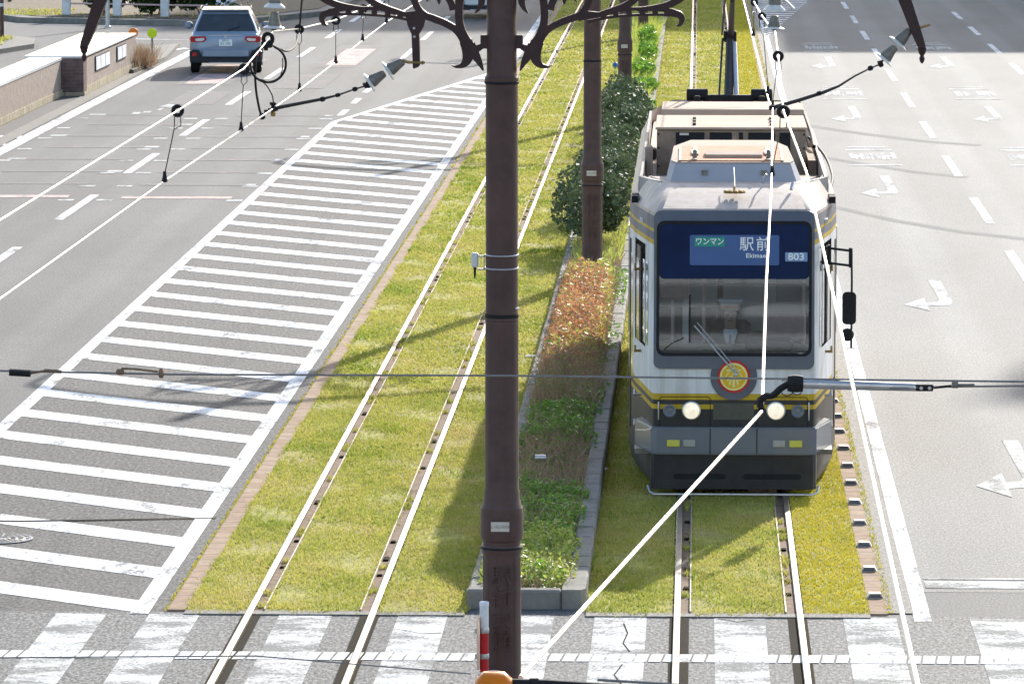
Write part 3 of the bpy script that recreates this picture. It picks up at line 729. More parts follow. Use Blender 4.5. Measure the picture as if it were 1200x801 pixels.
# ------------------------------------------------------------------ catenary poles
PX0, PY0 = -1.497, 38.0
def lp(x, y):
    p = P(x, y, PY0); return (p.x - PX0, p.z)
WS = 1 / 152.6
def make_pole():
    root = empty('catenary_pole', (PX0, PY0, 0))
    s = MB()
    s.lathe([(.21, 0), (.21, .05), (.185, .09), (.16, .13), (.149, .2), (.147, 1.24), (.152, 1.26), (.158, 1.275), (.158, 1.30), (.150, 1.315)], 32)
    s.lathe([(.146, 1.31), (.146, 1.34), (.160, 1.36), (.165, 1.39), (.165, 1.56), (.162, 1.60), (.150, 1.63), (.140, 1.68), (.138, 1.72), (.130, 1.76), (.127, 3.04), (.127, 3.05)], 32)
    s.lathe([(.1285, 3.052), (.1285, 3.10)], 32)
    s.lathe([(.124, 3.102), (.124, 4.82), (.124, 4.87), (.130, 4.88), (.130, 4.915), (.120, 4.93), (.1155, 4.95), (.110, 7.05), (.112, 7.06), (.112, 7.12), (.06, 7.2), (.02, 7.26)], 32)
    for k in range(12):    # cast fluting
        a = 2 * math.pi * (k + .5) / 12
        s.tube([(.1245 * math.cos(a), .1245 * math.sin(a), 1.80), (.1225 * math.cos(a), .1225 * math.sin(a), 3.02)], .006, 6)
        s.tube([(.143 * math.cos(a), .143 * math.sin(a), .24), (.143 * math.cos(a), .143 * math.sin(a), 1.22)], .007, 6)
    s.build('shaft', 'polebrown', root, ang=14)
    c = MB(); c.lathe([(.1300, 3.075), (.1325, 3.08), (.1325, 3.095), (.1300, 3.10)], 32); c.lathe([(.131, 4.868), (.134, 4.872), (.134, 4.884), (.131, 4.888)], 32); c.lathe([(.160, 1.283), (.1615, 1.285), (.1615, 1.298), (.160, 1.30)], 32)
    c.build_split('joint_ring', 'black', root)
    pl = MB(); pl.box(-.078, .064, -.1705, -.1665, 1.435, 1.51, 0, .002); pq = pl.build('plaque', 'plaque', root)
    text('plaque_lettering', 'L-102-0008', .032, 'insgrey', pq, (-.007, -.1712, 1.472), (R(90), 0, 0), .0006)
    text('cast_lettering', '駅', .165, 'polebrown', root, (.005, -.147, 1.08), (R(90), 0, 0), .006)
    text('cast_lettering', '前', .165, 'polebrown', root, (.005, -.147, .91), (R(90), 0, 0), .006)
    text('cast_lettering', '大', .165, 'polebrown', root, (.005, -.147, .74), (R(90), 0, 0), .006)
    text('cast_lettering', '通', .165, 'polebrown', root, (.005, -.147, .57), (R(90), 0, 0), .006)
    for sg in (-1, 1):
        b = MB()
        def S(pts, ws, t=.05):
            q = [lp(*a) for a in pts]; q = [(-abs(x) * -sg if sg > 0 else x, z) for x, z in q]
            ww = [w_ * WS for w_ in ws] if isinstance(ws, (list, tuple)) else ws * WS
            S.k += 1; b.stroke(q, ww, t + .0016 * S.k)
        S.k = 0
        # fishtail by the pole
        S([(533, 77.5), (541, 77), (547, 71), (549, 60), (546, 48)], [1, 6, 11, 15, 15])
        S([(529, 76.5), (535, 78.3), (541, 77)], [.6, 3, 6])
        S([(566.5, 83), (562, 73), (556, 63), (550, 54)], [1, 7, 12, 16])
        S([(567.5, 49), (564, 54.5), (556, 57), (548, 51), (542, 40), (538.5, 26), (538, 10), (540, -4)], [1, 7, 9, 13, 11, 9, 9, 9])
        S([(548, 54), (541, 42), (533, 34), (522, 27.5), (508, 22), (498, 18), (490, 10), (485, -2), (484, -14)], [13, 10, 8, 8, 8.5, 8, 8, 8, 8])
        S([(531, 12), (529, 4), (524, -4), (519, -12)], [8, 8, 7, 6])
        S([(556.5, 16), (561.5, 10), (564.5, 2), (563, -8), (556, -16)], [.8, 5, 8, 8, 6])
        S([(514.5, 5.5), (514.5, 0), (512, -8)], [.8, 5, 7]); S([(500, 2.2), (503, -2), (508, -8)], [.8, 3, 5])
        # lower slotted strip and curl
        S([(499, 22), (487, 17.5), (475, 16.5), (463, 13.5), (446, 11), (428, 9.8), (410, 10), (395, 11.5), (385, 13.5)], [6, 9, 5.2, 4.2, 4, 4, 4.2, 5, 6])
        S([(487, 25), (475, 22.5), (463, 20.2), (446, 18.2), (428, 17), (410, 16.6), (396, 16.6), (386, 17)], [4, 3, 3, 3, 3, 3, 3, 4])
        for a, yy in ((393.5, 14), (408.5, 13.3), (423.5, 13.3), (439, 14.2), (454.5, 15.6), (469, 18)): S([(a - 3.2, yy), (a + 3.2, yy + .3)], 6.2, .044)
        S([(398, 14.5), (388, 15), (380, 17), (377.5, 22.5), (380, 28), (384, 29.5)], [8, 8, 8, 6.5, 4.5, 1])
        # upper sweeps
        S([(430, 10.5), (416, 9.5), (400, 7), (386, 2), (374, -6), (366, -16)], [4, 6, 7.5, 8, 8, 8])
        S([(481, 18.5), (466, 14.5), (452, 10), (440, 4.5), (430, -4), (422, -16)], [4, 7, 8, 8, 8.5, 8])
        S([(366, -16), (372, -40), (400, -58), (440, -56), (470, -40), (484, -14)], [8, 8, 8, 8, 8, 8])
        S([(540, -4), (548, -30), (560, -60), (575, -80)], [9, 9, 9, 9]); S([(519, -12), (500, -36), (470, -60), (430, -86)], [6, 8, 9, 9]); S([(422, -16), (405, -40), (398, -70), (408, -100)], [8, 8, 8, 8])
        # great arch carrying the wires
        S([(586, -150), (520, -146), (430, -132), (340, -108), (250, -78), (180, -52), (143, -34), (126, -20), (118, 0), (107, 31), (98.5, 54)], [20, 18, 17, 16, 15, 15, 15, 15, 14.5, 12, 8.5], .06)
        b.box(-sg * .148 if sg > 0 else .1, -sg * -.10 if sg < 0 else -.1, -.03, .03, lp(575, 57)[1], lp(575, 42)[1]) if 0 else None
        x0, x1 = sorted((sg * .105, sg * .162)); b.box(x0, x1, -.034, .034, lp(575, 57)[1], lp(575, 41)[1], 0, .004)
        b.build('scroll_bracket', 'poleiron', root)
        fx, fz = lp(98.5, 55); fx = -abs(fx) * -sg if sg > 0 else fx
        f = MB(); f.lathe([(.004, -.115), (.016, -.10), (.022, -.075), (.013, -.055), (.026, -.035), (.03, -.015), (.036, 0), (.02, .03)], 12, 0, Matrix.Translation((fx, 0, fz)))
        f.build('finial', 'poleiron', root)
    return root
pole = make_pole()
def pole_label(o, s): tag(o, s, 'pole', 'catenary poles along the planting strip')
labels = ['nearest dark brown catenary pole, rising in front of the planting strip with ornate scroll brackets', 'second dark brown catenary pole, between the red hedge and the evergreen shrubs', 'third dark pole from the camera, standing behind the evergreen shrubs', 'farthest dark pole, small and high up beyond the leafy weeds']
pole_label(pole, labels[0])
for (x, y), lb in zip(((-1.52, 71.85), (-1.57, 107.3), (-1.57, 143.2)), labels[1:]):
    o = copy_tree(pole); o.location = (x, y, KT - .06); pole_label(o, lb)
# fittings only the nearest pole has
d = MB()   # drop hanger plate with bolts
q = [lp(*a) for a in ((475.5, 19), (499, 22), (497, 31), (491.5, 40), (492.5, 76), (490.5, 78.5), (485, 80.5), (484, 79), (482.5, 40), (478, 30))]
d.prism([(x, z) for x, z in q], -.036, .036, 0, None, 'y')
dp = d.build('drop_hanger', 'poleiron', pole, smooth=False)
d = MB()
for px, py in ((485.5, 33), (486, 43)): x, z = lp(px, py); d.lathe([(.011, 0), (.011, .008), (.006, .012)], 6, 0, Matrix.Translation((x, -.036, z)) @ Matrix.Rotation(R(90), 4, 'X'))
d.build_split('bolt', 'galv', dp)
d = MB()
for py in (298, 313.5):
    z = lp(588, py)[1]; d.tube([(.127 * math.cos(a), .127 * math.sin(a), z + .004 * math.sin(a)) for a in np.linspace(0, 2 * math.pi, 24, endpoint=False)], .006, 6, closed=True)
z0, z1 = lp(0, 314)[1], lp(0, 297)[1]
d.box(-.185, -.122, -.012, .012, z0, z0 + .012); d.box(-.185, -.122, -.012, .012, z1 - .012, z1); d.box(-.14, -.13, -.012, .012, z0, z1)
d.build_split('sensor_bracket', 'galv', pole)
d = MB(); d.box(-.235, -.178, -.03, .03, lp(0, 311)[1], lp(0, 294)[1], 0, .012); sb = d.build('sensor_box', 'postwhite', pole)
d = MB(); d.tube([(-.207, 0, lp(0, 311)[1]), (-.207, 0, lp(0, 318)[1]), (-.208, 0, lp(0, 324)[1])], [.011, .009, .005], 8); d.build('cable_tail', 'black', sb)
d = MB(); d.box(.105, .135, -.06, -.03, lp(0, 359)[1], lp(0, 357)[1]); d.build('white_tag', 'postwhite', pole)
d = MB(); d.lathe([(.03, 0), (.03, .05), (.02, .07), (.0, .075)], 10); 

# ------------------------------------------------------------------ red and white marker post by the nearest pole
mp = empty('marker_post', (-1.615, 37.55, 0), label='slim red and white marker post in front of the nearest pole', cat='marker post')
def mz(y): return P(577, y, 37.55).z
m = MB(); m.lathe([(.05, 0), (.05, .02), (.0335, .03), (.0335, mz(741))], 16); m.build('red_sleeve', 'signred', mp)
m = MB(); m.lathe([(.0345, mz(741) + .001), (.0345, mz(709))], 16); m.build('white_tube', 'postwhite', mp)
m = MB(); m.lathe([(.037, mz(709) + .001), (.037, mz(705)), (.030, mz(704.4))], 16); m.build('cap', 'signwhite', mp)
m = MB()
for y in (738, 768): m.lathe([(.0365, mz(y + 3)), (.038, mz(y + 2.4)), (.038, mz(y - 2.4)), (.0365, mz(y - 3))], 16)
m.box(-.07, -.03, -.035, -.022, mz(741), mz(735)); m.box(-.07, -.03, -.035, -.022, mz(771), mz(765)); m.build_split('clamp_band', 'galv', mp)
m = MB(); c = []
zc = (mz(721) + mz(784)) / 2; hh = (mz(721) - mz(784)) / 2
m.lathe([(.0, -.009), (hh * .93, -.009), (hh, 0), (hh * .93, .009), (0, .009)], 28, 0, Matrix.Translation((-.046, -.03, zc)) @ Matrix.Rotation(R(4), 4, 'Z') @ Matrix.Rotation(R(90), 4, 'Y'), cap=False)
m.build('reflector_plate', 'peach', mp)

# ------------------------------------------------------------------ overhead wires
def wire(name, pts, r, mat, label, cat='wire', group=None, n=8):
    m = MB(); m.tube(pts, r, n); o = m.build(name, mat); return tag(o, label, cat, group)
def dense(pts, k=5):
    out = []; pts = [Vector(p) for p in pts]
    for i in range(len(pts) - 1):
        for j in range(k): out.append(pts[i].lerp(pts[i + 1], j / k))
    return out + [pts[-1]]
ZC = 4.70
# left track
cl = [G(-260, 545, ZC), G(0, 350, ZC), G(193, 212, ZC), G(283, 152.5, ZC), P(320, 127.5, 38.0), G(351, 105.5, ZC + .03), G(393, 73, ZC + .04), G(425, 47.5, ZC + .04), G(453, 26, ZC + .04), Vector((-3.0, 72, ZC)), Vector((-3.3, 107, ZC)), Vector((-3.1, 150, ZC))]
wire('contact_wire', cl, .0048, 'wire', 'lower of the two pale wires crossing over the left road', group='bare overhead wires along the track')
ZM = 5.2
ml = [G(-260, 415, ZM - .02), G(0, 258, ZM), G(208, 130, ZM), G(286, 80.5, ZM + .02), P(314, 47, 36.6), P(320, 37, 38.0), P(350, 34, 39.2), P(393, 24, 41.5), P(426, 10, 44.2), P(452, -3, 47.2), Vector((-2.9, 72, 5.32)), Vector((-3.1, 107, 5.3)), Vector((-3.1, 150, 5.3))]
wire('messenger_wire', ml, .0052, 'wire', 'upper pale wire over the left road, with short droppers hanging from it', group='bare overhead wires along the track')
# right track
near_end = P(610, 793, 13.4)
cr = [near_end, P(888, 487, 18.85), P(893, 481, 19.0), P(898, 330, 24.8), P(904, 216, 30.4), P(905.5, 127, 38.0), P(901, 119, 39.2), P(888, 68, 43.5), P(871, 0, 52.5), Vector((.42, 72, ZC)), Vector((.3, 107, ZC)), Vector((.4, 150, ZC))]
wire('contact_wire', cr, .0068, 'wire', 'pale wire running down the tram front and then slanting to the lower left', group='bare overhead wires along the track')
mr = [P(1082, 835, 10.2), P(1075, 801, 10.5), P(945, 202, 24.6), P(918, 131, 29.0), P(912, 66, 35.1), P(908, 36, 38.0), P(903, 33, 38.4), P(893, 19, 40.5), P(883, 2, 43.2), Vector((.6, 72, 5.3)), Vector((.35, 107, 5.3)), Vector((.4, 150, 5.3))]
wire('messenger_wire', mr, .006, 'wire', 'pale wire slanting from the tram roof down to the lower right corner', group='bare overhead wires along the track')

# droppers with rollers
def dropper(a, b, label, roller=True, clipd=.05, tor=.038):
    a, b = Vector(a), Vector(b)
    root = empty('wire_dropper', b, label=label, cat='wire dropper', group='droppers between the overhead wires')
    a = a - b; b = Vector((0, 0, 0)); m = MB()
    fk = a.lerp(b, .27)
    for s in (-1, 1):
        m.tube([a + Vector((s * .018, 0, -.02)), a + Vector((s * .02, 0, -.09)), fk], .0032, 5)
    m.tube([fk, b + Vector((0, 0, .03))], .0035, 5); m.build('rod', 'darkwire', root)
    if roller:
        m = MB(); t = [(a.x + tor * .72 * math.cos(q), a.y + .01, a.z + tor * .72 * math.sin(q)) for q in np.linspace(0, 2 * math.pi, 16, endpoint=False)]
        m.tube(t, tor * .36, 8, closed=True); m.build('roller', 'black', root)
    m = MB(); m.lathe([(.009, .05), (.012, .02), (.017, .0), (.02, -.012), (.008, -.02)], 8); m.build('clip', 'black', root)
    return root
dropper(P(208, 130, 30.0), P(193, 210, 30.45), 'dropper with a black roller nearest the frame edge over the left road')
dropper(P(286, 81, 34.4), P(282.5, 151, 35.2), 'dropper just left of the black cable loop')
dropper(P(350.5, 34.5, 39.2), P(351, 104.5, 40.0), 'dropper with a black roller just right of the black cable loop')
dropper(P(393.5, 24, 41.5), P(393.5, 72, 43.2), 'dropper with its roller inside the curled tip of the bracket')
dropper(P(426, 10, 44.2), P(425, 46, 47), 'dropper seen under the slotted strip of the bracket')
dropper(P(453, -3, 47.2), P(453, 24.5, 50), 'farthest dropper over the left road, beside the hanger plate', False)
dropper(P(918, 131, 29.0), P(905, 203, 31.3), 'dropper hanging in front of the tram roof boxes')
dropper(P(912, 66, 35.1), P(905.4, 125, 38.1), 'dropper just below the hanging insulators over the tram')
dropper(P(893, 19, 40.5), P(900, 108, 39.9), 'dropper behind the insulators beside the pantograph mast', tor=.032)
dropper(P(884, 3, 43.0), P(883, 40, 46.4), 'topmost dropper above the tram, beside the edge line', tor=.032)

def insulator(A, B, label, fr=((.0, .42), (.47, .88)), dr=.083, group='porcelain insulator strings'):
    """two cap-and-disc insulators strung from A towards B"""
    A, B = Vector(A), Vector(B); L = (B - A).length
    root = empty('insulator_string', A, label=label, cat='insulator', group=group); Mx = look((0, 0, 0), B - A)
    for f0, f1 in fr:
        z0, z1 = L * f0, L * f1; h = z1 - z0
        m = MB(); m.lathe([(.020, z0), (.030, z0 + h * .06), (.036, z0 + h * .3), (.050, z0 + h * .72), (.052, z0 + h * .78), (.04, z0 + h * .8)], 16, 0, Mx); c = m.build('cap', 'insgrey', root)
        m = MB(); m.lathe([(.035, z0 + h * .77), (dr * .95, z0 + h * .90), (dr, z0 + h * .94), (dr * .93, z0 + h * .96), (.03, z0 + h * .90)], 24, 0, Mx); m.build('disc', 'porcelain', root)
    m = MB(); m.tube([(0, 0, -.05), (0, 0, .02)], .01, 6) if 0 else m.tube([Vector((0, 0, 0)), (B - A) * .05], .012, 6)
    m.tube([(B - A) * .86, B - A], .008, 6); m.lathe([(.02, L * .93), (.026, L * .95), (.026, L * .97), (.02, L * .99)], 8, 0, Mx); m.build_split('link', 'darkwire', root)
    return root
A, B = P(473, 71.5, 38), P(426, 101.5, 38)
insulator(A, B, 'pair of tilted insulators on the drop hanger of the left bracket')
m = MB(); m.tube([P(498, 73.5, 37.97), P(486, 73.5, 37.97), P(478, 73, 37.98), P(472, 71, 38)], [.009, .010, .012, .014], 8)
m.lathe([(.018, 0), (.018, .016)], 6, 0, look(P(494, 73.5, 37.97), P(500, 73.5, 37.97))); m.build('hanger_bolt', 'brass', pole)
A2, B2 = P(1066, 35, 38), P(1030, 76, 38)
insulator(A2, B2, 'pair of tilted insulators below the right end of the bracket arm')
m = MB(); m.tube([P(1090, 29, 37.97), P(1076, 33, 37.97), P(1065, 36, 38)], [.009, .012, .014], 8); m.build('hanger_bolt', 'brass', pole)
insulator(P(323, -26, 38), P(321, 36, 38), 'upright pair of insulators hanging behind the blue car', ((.0, .60), (.64, .97)))
insulator(P(909, -30, 38), P(907, 36, 38), 'upright pair of insulators hanging above the tram beside the edge line', ((.0, .68), (.73, .98)))
for x, y in ((323, -26), (909, -30)):
    a = P(x, y, 38); m = MB(); m.tube([a, a + Vector((0, 0, .62))], .014, 8); m.build('hanger_rod', 'poleiron', pole)
for o in pole.children:
    if o.name.startswith('hanger_'): o.matrix_parent_inverse = Matrix.Translation(-pole.location)

def arm(name, pts, rs, label, clamps=()):
    root = empty(name, pts[0], label=label, cat='pull-off arm', group='pull-off arms steadying the wires'); o = Vector(pts[0])
    m = MB(); m.tube([Vector(p) - o for p in pts], rs, 8); m.build('rod', 'darkwire', root)
    for c, r in clamps:
        m = MB(); m.lathe([(r * .6, -.02), (r, -.012), (r, .012), (r * .6, .02)], 10, 0, look(Vector(c) - o, Vector(pts[-1]) - o)); m.build('clamp', 'black', root)
    return root
arm('pull_off_arm', [P(426, 101.5, 38), P(416, 104.5, 38), P(396, 111.5, 38), P(376, 116.5, 38), P(350, 121.5, 38), P(322, 127, 38)], [.006, .006, .007, .012, .013, .015], 'dark arm reaching left from the bracket insulators to the contact wire', ((P(416, 104.5, 38), .018), (P(396, 111.5, 38), .016), (P(378, 116.2, 38), .02), (P(432, 99, 38), .03)))
arm('pull_off_arm', [P(1030, 76, 38), P(1020, 80, 38), P(1002, 89, 38), P(983, 101, 38), P(966, 108, 38), P(935, 118, 38), P(905, 126.5, 38)], [.006, .006, .007, .009, .013, .014, .016], 'dark arm reaching from the right insulators to the wire over the tram roof', ((P(1020, 80, 38), .02), (P(960, 109.5, 38), .018), (P(905, 126.5, 38), .026), (P(1032, 75, 38), .026)))
# wire clamp of the left contact wire and jumper cables
root = empty('wire_clamp', P(320, 128, 38), label='black clamp with a brass nut where the left arm holds the wire', cat='clamp'); o = P(320, 128, 38)
m = MB(); m.lathe([(.018, .055), (.026, .05), (.026, .035), (.015, .03), (.015, .012), (.04, .008), (.04, -.012), (.02, -.016)], 12); m.lathe([(.02, 0), (.02, .03)], 8, 0, Matrix.Translation((-.045, -.05, -.03))); m.build('body', 'black', root)
m = MB(); m.lathe([(.017, -.016), (.021, -.03), (.017, -.055)], 8); m.build('nut', 'brass', root)
root = empty('cable_clamp', P(314, 49, 36.7), label='large black clamp on the upper wire where the cable loop starts', cat='clamp')
m = MB(); m.tube([(.034 * math.cos(q), 0, .02 + .04 * math.sin(q)) for q in np.linspace(0, 2 * math.pi, 14, endpoint=False)], .016, 8, closed=True); m.box(-.05, .035, -.03, .03, -.045, .01, 0, .01); m.box(-.03, .0, -.02, .02, -.065, -.04, 0, .004); m.build('jaw', 'black', root)
def smooth_path(pts, k=6):
    C = []; P_ = [Vector(p) for p in pts]
    for i in range(len(P_) - 1):
        p0, p1, p2, p3 = P_[max(i - 1, 0)], P_[i], P_[i + 1], P_[min(i + 2, len(P_) - 1)]
        for j in range(k):
            u = j / k; C.append(.5 * ((2 * p1) + (p2 - p0) * u + (2 * p0 - 5 * p1 + 4 * p2 - p3) * u * u + (3 * p1 - p0 - 3 * p2 + p3) * u ** 3))
    return C + [P_[-1]]
YJ = 37.0
lp_ = [P(314 + 21 * math.sin(q), 75 - 21.5 * math.cos(q), YJ + .05 * q) for q in np.linspace(.35, 2 * math.pi - .3, 18)]
m = MB(); m.tube(smooth_path(lp_, 2), .0095, 8); m.tube(smooth_path([P(314, 54, 37), P(301, 60, 37), P(299, 80, 37.2), P(300, 105, 37.4), P(304, 128, 37.6), P(307, 136, 37.7)]), .009, 8)
m.tube(smooth_path([P(303, 92, 37.2), P(312, 100, 37.3), P(319, 112, 37.6), P(320.5, 124, 38)]), .005, 6); m.tube(smooth_path([P(331, 68, 37), P(331, 80, 37), P(327, 92, 37), P(318, 97, 37), P(306, 93, 37)]), .004, 6)
m.tube(smooth_path([P(320, 54, 37), P(335, 60, 37.4), P(345, 55, 38.2), P(350, 42, 39), P(351, 34, 39.2), P(352.5, 15, 39), P(354, -12, 38.6), P(352, -60, 38.2)]), .008, 8)
m.lathe([(.012, .03), (.02, .02), (.026, -.01), (.012, -.02)], 8, 0, Matrix.Translation(P(307, 137, 37.7)))
tag(m.build('jumper_cable', 'black'), 'black cable coiled in a loop beside the blue car, dropping to the lower wire', 'cable')

# near cross-span, in front of everything
YS = 19.0
m = MB(); m.tube(dense([P(-120, 432, YS), P(0, 434.3, YS), P(200, 438.5, YS), P(600, 440, YS), P(900, 443.5, YS), P(1200, 447, YS), P(1320, 448.5, YS)], 3), .0042, 6)
m.tube([P(1042, 455, YS - .02), P(1100, 453, YS), P(1200, 452, YS), P(1320, 451.5, YS)], .0042, 6); m.tube([P(-60, 434.5, YS), P(-6, 436, YS)], .012, 8)
tag(m.build('span_wire', 'greywire'), 'thin grey cable stretched straight across the whole view', 'cable')
root = empty('registration_arm', P(898, 470, YS), label='grey tube with a hooked black end holding the wire before the tram', cat='pull-off arm'); o = P(898, 470, YS)
m = MB(); m.tube([P(936, 449.5, YS) - o, P(1000, 451.5, YS) - o, P(1073, 453.5, YS) - o], [.019, .0175, .0155], 12); m.build('tube', 'galv', root)
m = MB(); m.tube(smooth_path([P(940, 449, YS) - o, P(926, 449.5, YS) - o, P(915, 455, YS) - o, P(906, 463, YS) - o, P(898, 464, YS) - o, P(892, 468, YS) - o, P(891.5, 476, YS) - o, P(894, 482, YS) - o], 4), .013, 8); m.lathe([(.03, -.03), (.034, -.01), (.034, .01), (.03, .03)], 10, 0, look(P(932, 449.3, YS) - o, P(950, 449.8, YS) - o))
m.build('hook', 'black', root)
m = MB(); m.box(-.035, .035, -.012, .012, -.013, .013, 0, .004); b = m.build('end_clevis', 'black', root); b.location = P(1083, 454, YS) - o
m = MB(); m.lathe([(.007, 0), (.007, .006)], 8, 0, Matrix.Translation((-.012, -.012, 0)) @ Matrix.Rotation(R(90), 4, 'X')); m.lathe([(.007, 0), (.007, .006)], 8, 0, Matrix.Translation((.02, -.012, 0)) @ Matrix.Rotation(R(90), 4, 'X')); m.build('bolt', 'galv', b)
def turnbuckle(pts, r, label):
    root = empty('turnbuckle', pts[0], label=label, cat='cable fitting', group='fittings on the cross cable'); o = Vector(pts[0])
    m = MB(); m.tube([Vector(p) - o for p in pts], r, 8); m.build('body', 'black', root); return root
tb = turnbuckle([P(11, 436, YS - .02), P(36, 437.5, YS - .02)], .0135, 'black clevis at the left end of the cross cable')
m = MB(); m.tube([P(36, 437, YS - .02) - P(11, 436, YS - .02), P(52, 434.5, YS) - P(11, 436, YS - .02)], .005, 6); m.tube([P(52, 434, YS) - P(11, 436, YS - .02), P(72, 435.5, YS) - P(11, 436, YS - .02)], .0075, 6); m.build('shackle', 'rust', tb)
tb2 = turnbuckle([P(116, 437.2, YS), P(112, 436.9, YS)], .003, 'small rusty loop on the cross cable over the hatched road'); o = P(116, 437.2, YS)
m = MB(); m.lathe([(.006, -.016), (.012, -.01), (.012, .01), (.006, .016)], 8, 0, look(P(141, 435.5, YS) - o, P(145, 435.5, YS) - o)); m.tube([P(141, 435, YS) - o, P(143, 431.5, YS) - o, P(160, 432.3, YS) - o, P(185, 435.5, YS) - o], .004, 6); m.lathe([(.01, -.01), (.02, -.006), (.02, .006), (.01, .01)], 10, 0, look(P(189, 437, YS) - o, P(193, 437, YS) - o)); m.build('ferrule', 'rust', tb2)
tb3 = turnbuckle([P(1094, 454, YS), P(1115, 452, YS)], .005, 'thin black splice at the right end of the cross cable'); o = P(1094, 454, YS)
m = MB(); m.lathe([(.012, -.012), (.012, .012)], 8, 0, look(P(1119, 451, YS) - o, P(1124, 451, YS) - o)); m.tube([P(1120, 451.5, YS) - o, P(1142, 451.3, YS) - o], .007, 6); m.build('ferrule', 'insgrey', tb3)

# nearest cross-span at the foot of the view, with its amber insulator
YN = 13.2
m = MB(); m.tube(dense([P(-120, 772, YN), P(0, 770, YN), P(300, 768, YN), P(552, 789, YN)], 3), .0020, 6); m.tube([P(700, 796, YN), P(800, 802, YN), P(1200, 822, YN)], .004, 6)
tag(m.build('span_wire', 'greywire'), 'thin grey cable low in the view across the zebra crossing', 'cable')
root = empty('section_insulator', P(600, 800, YN), label='amber insulator with a black rod at the bottom edge before the pole', cat='insulator'); o = P(600, 800, YN)
cc = P(579, 806, YN) - o
m = MB(); m.lathe([(.026, -.05), (.046, -.028), (.046, .028), (.026, .05)], 12, 0, Matrix.Translation(cc) @ Matrix.Rotation(R(90), 4, 'Y') @ Matrix.Rotation(R(15), 4, 'Z'), cap=True); m.build('amber_body', 'amber', root, ang=50)
m = MB(); m.tube([P(596, 800, YN) - o, P(640, 801, YN) - o, P(720, 806, YN) - o, P(800, 812, YN) - o], .013, 10); m.lathe([(.017, -.012), (.017, .012)], 10, 0, look(P(626, 801, YN) - o, P(640, 801, YN) - o)); m.build('rod', 'black', root)
m = MB(); m.tube(smooth_path([P(560, 790, YN + .02) - o, P(575, 786.5, YN + .02) - o, P(588, 788, YN + .02) - o, P(600, 797, YN + .02) - o]), .0045, 6); m.build('rim', 'porcelain', root)
# ------------------------------------------------------------------ tram
TX, TY = .375, 49.72
tram = empty('tram', (TX, TY, 0), label='white, grey and yellow tram number 803 coming along the grass track', cat='tram')
def plan(hw_front, hw, y0, ytap, y1, inset=0.0, tilt=0.0):
    """half outline from the front centre round to the rear centre (x>=0), local coordinates"""
    r = .07
    pts = [(0, y0 + tilt), (.40, y0 + tilt), (.765 - .0, y0 + tilt), (hw_front - r, y0 + tilt + .004), (hw_front - r * .3, y0 + tilt + r * .3), (hw_front, y0 + tilt + r),
           (hw_front + (hw - hw_front) * .28, y0 + (ytap - y0) * .28), (hw_front + (hw - hw_front) * .72, y0 + (ytap - y0) * .66), (hw, ytap), (hw, ytap + 1.2), (hw, ytap + 3.2), (hw, ytap + 5.2), (hw, ytap + 7.4), (hw, y1 - 2.2), (hw_front + .03, y1 - .1), (hw_front - .05, y1), (0, y1)]
    return [(max(0, x - inset) if x > 0 else 0, y) for x, y in pts]
LV = [(.12, .030, .02), (.30, .0, .0), (.92, .0, .0), (1.30, .0, .0), (1.46, .0, .02), (2.50, .0, .20), (2.765, .005, .25), (2.86, .015, .27), (2.90, .045, .31), (3.02, .10, .72), (3.10, .14, 1.12)]
HF, HW, YT, Y1 = .825, 1.085, 2.35, 14.7
m = MB(); rings = []
for z, ins, tl in LV:
    h = plan(HF, HW, 0, YT, Y1, ins, 0)
    # the nose leans back with height
    h = [(x, y + tl * max(0, 1 - y / 1.2)) for x, y in h]
    rings.append(h + [(-x, y) for x, y in h[-2:0:-1]])
n = len(rings[0]); nh = len(plan(HF, HW, 0, YT, Y1))
vs = [(x, y, LV[i][0]) for i, r_ in enumerate(rings) for x, y in r_]
fs = []
wind_side = {9, 10, 11, 12}
for i in range(len(LV) - 1):
    for k in range(n):
        q = (k + 1) % n
        kk = k if k < nh - 1 else n - 1 - k       # mirrored index of the outline step
        front = kk in (0, 1)
        if front and 4 <= i <= 5: continue         # windscreen opening
        if kk == 6 and i == 4: continue
        if kk in wind_side and i == 4: continue     # side window openings
        if 0: continue            # rear window
        fs.append((i * n + k, i * n + q, (i + 1) * n + q, (i + 1) * n + k))
m.add(vs, fs); body = m.build('body', 'tram', tram, ang=28)
# underside and roof deck
m = MB(); top = rings[-1]
deck = [(x * .985, max(1.16, min(14.4, y))) for x, y in top]
m.add([(x, y, 2.93 if y > 1.3 else 3.09) for x, y in top], [tuple(range(n))]) if 0 else None
nosez = [(-.68, 1.10), (.68, 1.10), (.80, 1.75), (.86, 1.95), (-.86, 1.95), (-.80, 1.75)]
m.prism(nosez, 2.90, 3.098)
m.prism([(-.93, 1.95), (.93, 1.95), (.93, 14.2), (-.93, 14.2)], 2.80, 2.90)
m.prism([(-.66, 13.2), (.66, 13.2), (.66, 14.6), (-.66, 14.6)], 2.9, 3.05)
m.build('roof_deck', 'roofpaint', tram, smooth=False)
m = MB()
for s in (-1, 1):
    prof = [(s * .948, 2.80), (s * .985, 2.80), (s * .99, 3.02), (s * .972, 3.105), (s * .945, 3.105)]
    m.prism(prof, 1.92, 12.4, 0, None, 'y')
    a = [(s * .945, 1.92), (s * .985, 1.94), (s * .845, 1.52), (s * .70, 1.15), (s * .665, 1.19), (s * .80, 1.55)]
    m.prism(a, 2.95, 3.102)
m.build_split('roof_parapet', 'roofedge', tram, smooth=False)
m = MB()      # dark slots in the cove above the doors
for s in (-1, 1):
    for k in range(2): m.box(s * 1.052, s * .985, 1.50 + k * .24, 1.66 + k * .24, 2.86, 2.93)
m.build_split('cove_slot', 'black', tram, smooth=False)
